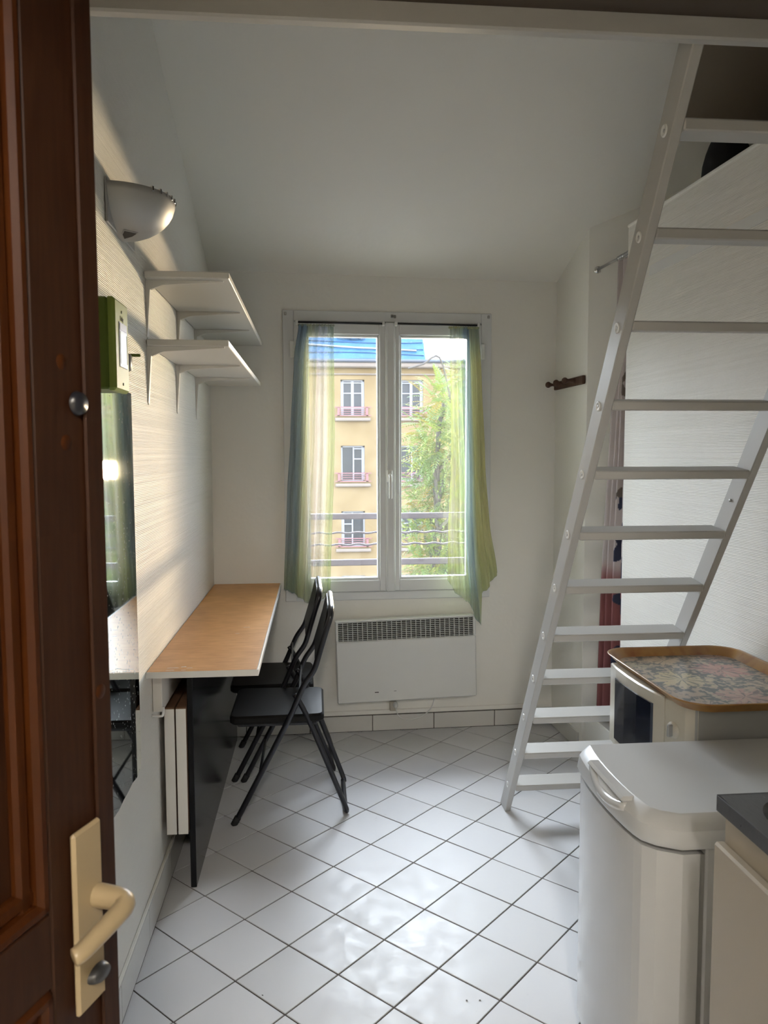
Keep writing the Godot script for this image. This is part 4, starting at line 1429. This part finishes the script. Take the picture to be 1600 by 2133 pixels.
	for i in 48:
		var i2 := (i + 1) % 48
		var q := []
		for p in [hole[i], hole[i2]]:
			var dx: float = (p.x - c.x)
			var dz: float = (p.z - c.z)
			var hx: float = (x1 - c.x) if dx > 0.0 else (c.x - x0)
			var hz: float = (zd - c.z) if dz > 0.0 else (c.z - z0)
			var reach: float = 1.0 / maxf(absf(dx) / hx, absf(dz) / hz)
			q.append(Vector3(c.x + dx * reach, hy, c.z + dz * reach))
		quad(st, hole[i], hole[i2], q[1], q[0], Vector3.UP)
		if absf(q[0].x - q[1].x) > 1e-4 and absf(q[0].z - q[1].z) > 1e-4:
			var k := Vector3(x1 if q[0].x > c.x else x0, hy, zd if q[0].z > c.z else z0)
			tri(st, q[0], q[1], k, Vector3.UP)
	box(st, Vector3(x0, hy - 0.006, zd), Vector3(x1, hy, z1))
	box(st, Vector3(x0, hy - 0.027, z0), Vector3(x0 + 0.004, hy, z1), 0.001)
	box(st, Vector3(x0, hy - 0.027, z0), Vector3(x1, hy, z0 + 0.004), 0.001)
	part("rim", st, M.sink_steel, s)
	st = S(true)
	var prof := [[1.0, 0.0], [0.985, -0.003], [0.95, -0.012], [0.92, -0.05], [0.89, -0.13], [0.82, -0.150], [0.0, -0.153]]
	for j in prof.size() - 1:
		var ra: Array = ringp.call(prof[j][0], prof[j][1])
		var rb: Array = ringp.call(prof[j + 1][0], prof[j + 1][1])
		for i in 48:
			var i2 := (i + 1) % 48
			quad(st, ra[i], ra[i2], rb[i2], rb[i], Vector3(c.x, hy + 0.05, c.z) - ra[i])
	part("bowl", st, M.sink_steel, s)
	# microwave on its stand, with a tray on top
	var sd := thing("microwave_stand", "low white stand carrying the microwave behind the fridge", "stand", Vector3.ZERO)
	bx("top", Vector3(1.44, 0.52, 1.66), Vector3(1.80, 0.54, 2.075), 0.002, M.shelf_white, sd)
	for x in [1.46, 1.765]:
		for z in [1.68, 2.035]:
			bx("leg", Vector3(x, 0.0, z), Vector3(x + 0.025, 0.52, z + 0.025), 0.002, M.shelf_white, sd)
	var m := thing("microwave", "ivory microwave oven with a dark glass door and a dial, under the flowered tray", "microwave", Vector3.ZERO)
	bx("casing", Vector3(1.47, 0.555, 1.645), Vector3(1.80, 0.797, 2.078), 0.004, M.mw_side, m)
	st = S()
	var fp := PackedVector2Array([Vector2(1.472, 1.642), Vector2(1.418, 1.642), Vector2(1.411, 1.70), Vector2(1.409, 1.78), Vector2(1.411, 1.86), Vector2(1.420, 1.94), Vector2(1.430, 1.985), Vector2(1.472, 1.985)])
	prism(st, fp, Vector3(0, 0.556, 0), Vector3.RIGHT, Vector3.BACK, Vector3(0, 0.244, 0), 0.004)
	var md := part("door", st, M.mw_ivory, m)
	st = S()
	var gp := PackedVector2Array([Vector2(1.425, 1.665), Vector2(1.4065, 1.705), Vector2(1.4045, 1.78), Vector2(1.4065, 1.86), Vector2(1.4145, 1.935), Vector2(1.430, 1.948)])
	prism(st, gp, Vector3(0, 0.585, 0), Vector3.RIGHT, Vector3.BACK, Vector3(0, 0.183, 0), 0.0)
	part("door_glass", st, M.mw_glass, md)
	st = S()
	prism(st, PackedVector2Array([Vector2(1.476, 1.989), Vector2(1.431, 1.989), Vector2(1.452, 2.055), Vector2(1.476, 2.079)]), Vector3(0, 0.556, 0), Vector3.RIGHT, Vector3.BACK, Vector3(0, 0.244, 0), 0.004)
	var panel := part("control_panel", st, M.mw_ivory, m)
	var dn := Vector3(-0.953, 0, 0.303)
	for y in [0.722, 0.63]:
		st = S(true)
		var dc := Vector3(1.4395, y, 2.018)
		lathe(st, [Vector2(0.0, 0.006), Vector2(0.020, 0.005), Vector2(0.022, 0.0)], dc, dn, 20)
		var dial := part("dial", st, M.mw_ivory, panel)
		st = S()
		box(st, Vector3(-0.004, -0.016, 0.0), Vector3(0.004, 0.016, 0.02), 0.002, Transform3D(Basis.looking_at(-dn, Vector3.UP), dc))
		part("dial_grip", st, M.mw_side, dial)
	for p in [[1.50, 1.68], [1.50, 2.04], [1.77, 1.68], [1.77, 2.04]]:
		bx("foot", Vector3(p[0], 0.54, p[1]), Vector3(p[0] + 0.02, 0.556, p[1] + 0.02), 0.002, M.dark_plastic, m)
	var t := thing("serving_tray", "oblong serving tray with a flower print and gold brown rim on the microwave", "tray", Vector3.ZERO)
	var round_rect := func(lo: Vector2, hi: Vector2, r: float) -> PackedVector2Array:
		var out := PackedVector2Array()
		for k in [[hi.x - r, hi.y - r, 0.0], [lo.x + r, hi.y - r, 90.0], [lo.x + r, lo.y + r, 180.0], [hi.x - r, lo.y + r, 270.0]]:
			for j in 9:
				var a := deg_to_rad(k[2] + 11.25 * j)
				out.append(Vector2(k[0] + r * cos(a), k[1] + r * sin(a)))
		return out
	var secs := [[0.026, 0.0, 0.8005], [0.006, 0.0, 0.822], [0.0, 0.0, 0.8265], [0.006, 0.0, 0.8275], [0.012, 0.0, 0.824], [0.034, 0.0, 0.8045]]
	var tr := []
	for sc in secs:
		var i: float = sc[0]
		var ring := []
		for p in round_rect.call(Vector2(1.408 + i, 1.566 + i), Vector2(1.842 - i, 2.142 - i), 0.085 - i * 0.6):
			ring.append(Vector3(p.x, sc[2], p.y))
		tr.append(ring)
	st = S(true)
	for j in tr.size() - 1:
		for k in tr[j].size():
			var k2: int = (k + 1) % tr[j].size()
			var ctr := Vector3(1.625, 0.80, 1.854)
			var n: Vector3 = (tr[j][k] - ctr) if j < 2 else (ctr - tr[j][k]) + Vector3(0, 0.6, 0)
			quad(st, tr[j][k], tr[j][k2], tr[j + 1][k2], tr[j + 1][k], n)
	part("rim", st, M.tray_rim, t)
	st = S()
	var base: Array = tr[-1]
	for k in range(base.size()):
		var a: Vector3 = base[k]
		var b: Vector3 = base[(k + 1) % base.size()]
		var ctr := Vector3(1.625, 0.8045, 1.854)
		var uv := func(p: Vector3) -> Vector2: return Vector2((2.142 - p.z) / 0.576, (p.x - 1.408) / 0.434)
		tri(st, ctr, a, b, Vector3.UP, uv.call(ctr), uv.call(a), uv.call(b))
	part("printed_bottom", st, M.tray_print, t)
	st = S()
	for k in range(base.size()):
		var dn2 := Vector3(0, -0.0035, 0)
		tri(st, Vector3(1.625, 0.801, 1.854), tr[0][k], tr[0][(k + 1) % base.size()], Vector3.DOWN)
	part("underside", st, M.tray_rim, t)

func entrance_door() -> void:
	# panelled brown door, opened into the room on hinges at the left wall
	var hinge := Vector3(0.02, 0, 3.74)
	var free := Vector3(0.284, 0, 3.06)
	var d := free - hinge
	var turn := atan2(d.x, d.z) - PI / 2.0         # local +x runs from the hinge to the free edge, +z faces the camera
	var door := frame_of("door_1", hinge, turn)
	var L := d.length()
	var T := 0.038
	var H := 2.02
	var stile := 0.098
	# x is given from the free edge
	var pb := func(st: SurfaceTool, xa: float, ya: float, za: float, xb: float, yb: float, zb: float, r: float) -> void:
		box(st, Vector3(L - xb, ya, za), Vector3(L - xa, yb, zb), r)
	var st := S()
	pb.call(st, 0.0, 0.008, -T, stile, H, 0.0, 0.003)
	pb.call(st, L - stile, 0.008, -T, L, H, 0.0, 0.003)
	pb.call(st, stile, 0.008, -T, L - stile, 0.20, 0.0, 0.002)
	pb.call(st, stile, 0.912, -T, L - stile, 0.990, 0.0, 0.002)
	pb.call(st, stile, H - 0.11, -T, L - stile, H, 0.0, 0.002)
	part("leaf", st, M.door_wood, door)
	for r in [[0.99, H - 0.11], [0.20, 0.912]]:
		st = S()
		pb.call(st, stile, r[0], -T * 0.75, L - stile, r[1], -T * 0.45, 0.0)
		pb.call(st, stile + 0.075, r[0] + 0.075, -T * 0.5, L - stile - 0.075, r[1] - 0.075, -T * 0.12, 0.006)
		part("panel", st, M.door_wood, door)
		st = S()
		for b in [[stile, stile + 0.016, r[0], r[1]], [L - stile - 0.016, L - stile, r[0], r[1]], [stile, L - stile, r[0], r[0] + 0.016], [stile, L - stile, r[1] - 0.016, r[1]]]:
			pb.call(st, b[0], b[2], -T * 0.5, b[1], b[3], 0.003, 0.005)
		for b in [[stile + 0.016, stile + 0.034, r[0], r[1]], [stile, L - stile, r[0] + 0.016, r[0] + 0.034], [stile, L - stile, r[1] - 0.034, r[1] - 0.016]]:
			pb.call(st, b[0], b[2], -T * 0.5, b[1], b[3], -0.006, 0.004)
		part("panel_moulding", st, M.door_moulding, door)
	st = S()
	pb.call(st, -0.002, 0.008, 0.0, 0.027, H, 0.0045, 0.002)
	part("edge_strip", st, M.door_wood, door)
	st = S(true)
	lathe(st, [Vector2(0.0, 0.006), Vector2(0.011, 0.005), Vector2(0.0125, 0.0)], Vector3(L - 0.036, 1.495, 0.002), Vector3.BACK, 20)
	part("spyhole", st, M.black_metal, door)
	for p in [[0.016, 1.19], [0.055, 1.535], [0.052, 1.455]]:
		st = S(true)
		lathe(st, [Vector2(0.0, 0.0012), Vector2(0.0065, 0.001), Vector2(0.008, 0.0)], Vector3(L - p[0], p[1], 0.0045 if p[0] < 0.03 else 0.0), Vector3.BACK, 16)
		part("plugged_hole", st, M.door_moulding, door)
	# lever handle on its long plate
	st = S()
	pb.call(st, 0.027, 0.861, 0.002, 0.072, 1.057, 0.009, 0.003)
	var plate := part("handle_plate", st, M.ivory_plastic, door)
	var lever := []
	for p in [Vector3(0.038, 0.976, 0.006), Vector3(0.038, 0.976, 0.032), Vector3(0.040, 0.975, 0.043), Vector3(0.049, 0.974, 0.048), Vector3(0.075, 0.970, 0.047), Vector3(0.107, 0.964, 0.043), Vector3(0.116, 0.962, 0.039)]:
		lever.append(Vector3(L - p.x, p.y, p.z))
	var path := smooth_path(lever)
	var rad := []
	for i in path.size():
		rad.append(lerpf(0.0125, 0.0085, float(i) / path.size()) if i < path.size() - 1 else 0.006)
	st = S(true)
	tube(st, path, rad, 12)
	part("lever", st, M.ivory_plastic, door)
	st = S(true)
	lathe(st, [Vector2(0.0, 0.010), Vector2(0.007, 0.010), Vector2(0.0085, 0.006), Vector2(0.0095, 0.0)], Vector3(L - 0.043, 0.893, 0.008), Vector3.BACK, 14, Vector2(1.0, 1.7))
	part("lock_cylinder", st, M.dark_plastic, plate)
	# frame of the doorway
	var tr := frame_of("trim_1")
	bx("jamb", Vector3(0.0, 0.0, 3.775), Vector3(0.018, 2.06, 3.9), 0.002, M.door_wood, tr)
	bx("jamb", Vector3(0.842, 0.0, 3.79), Vector3(0.862, 2.06, 3.905), 0.002, M.door_wood, tr)
	bx("head", Vector3(0.0, 2.04, 3.79), Vector3(0.862, 2.062, 3.905), 0.002, M.door_wood, tr)
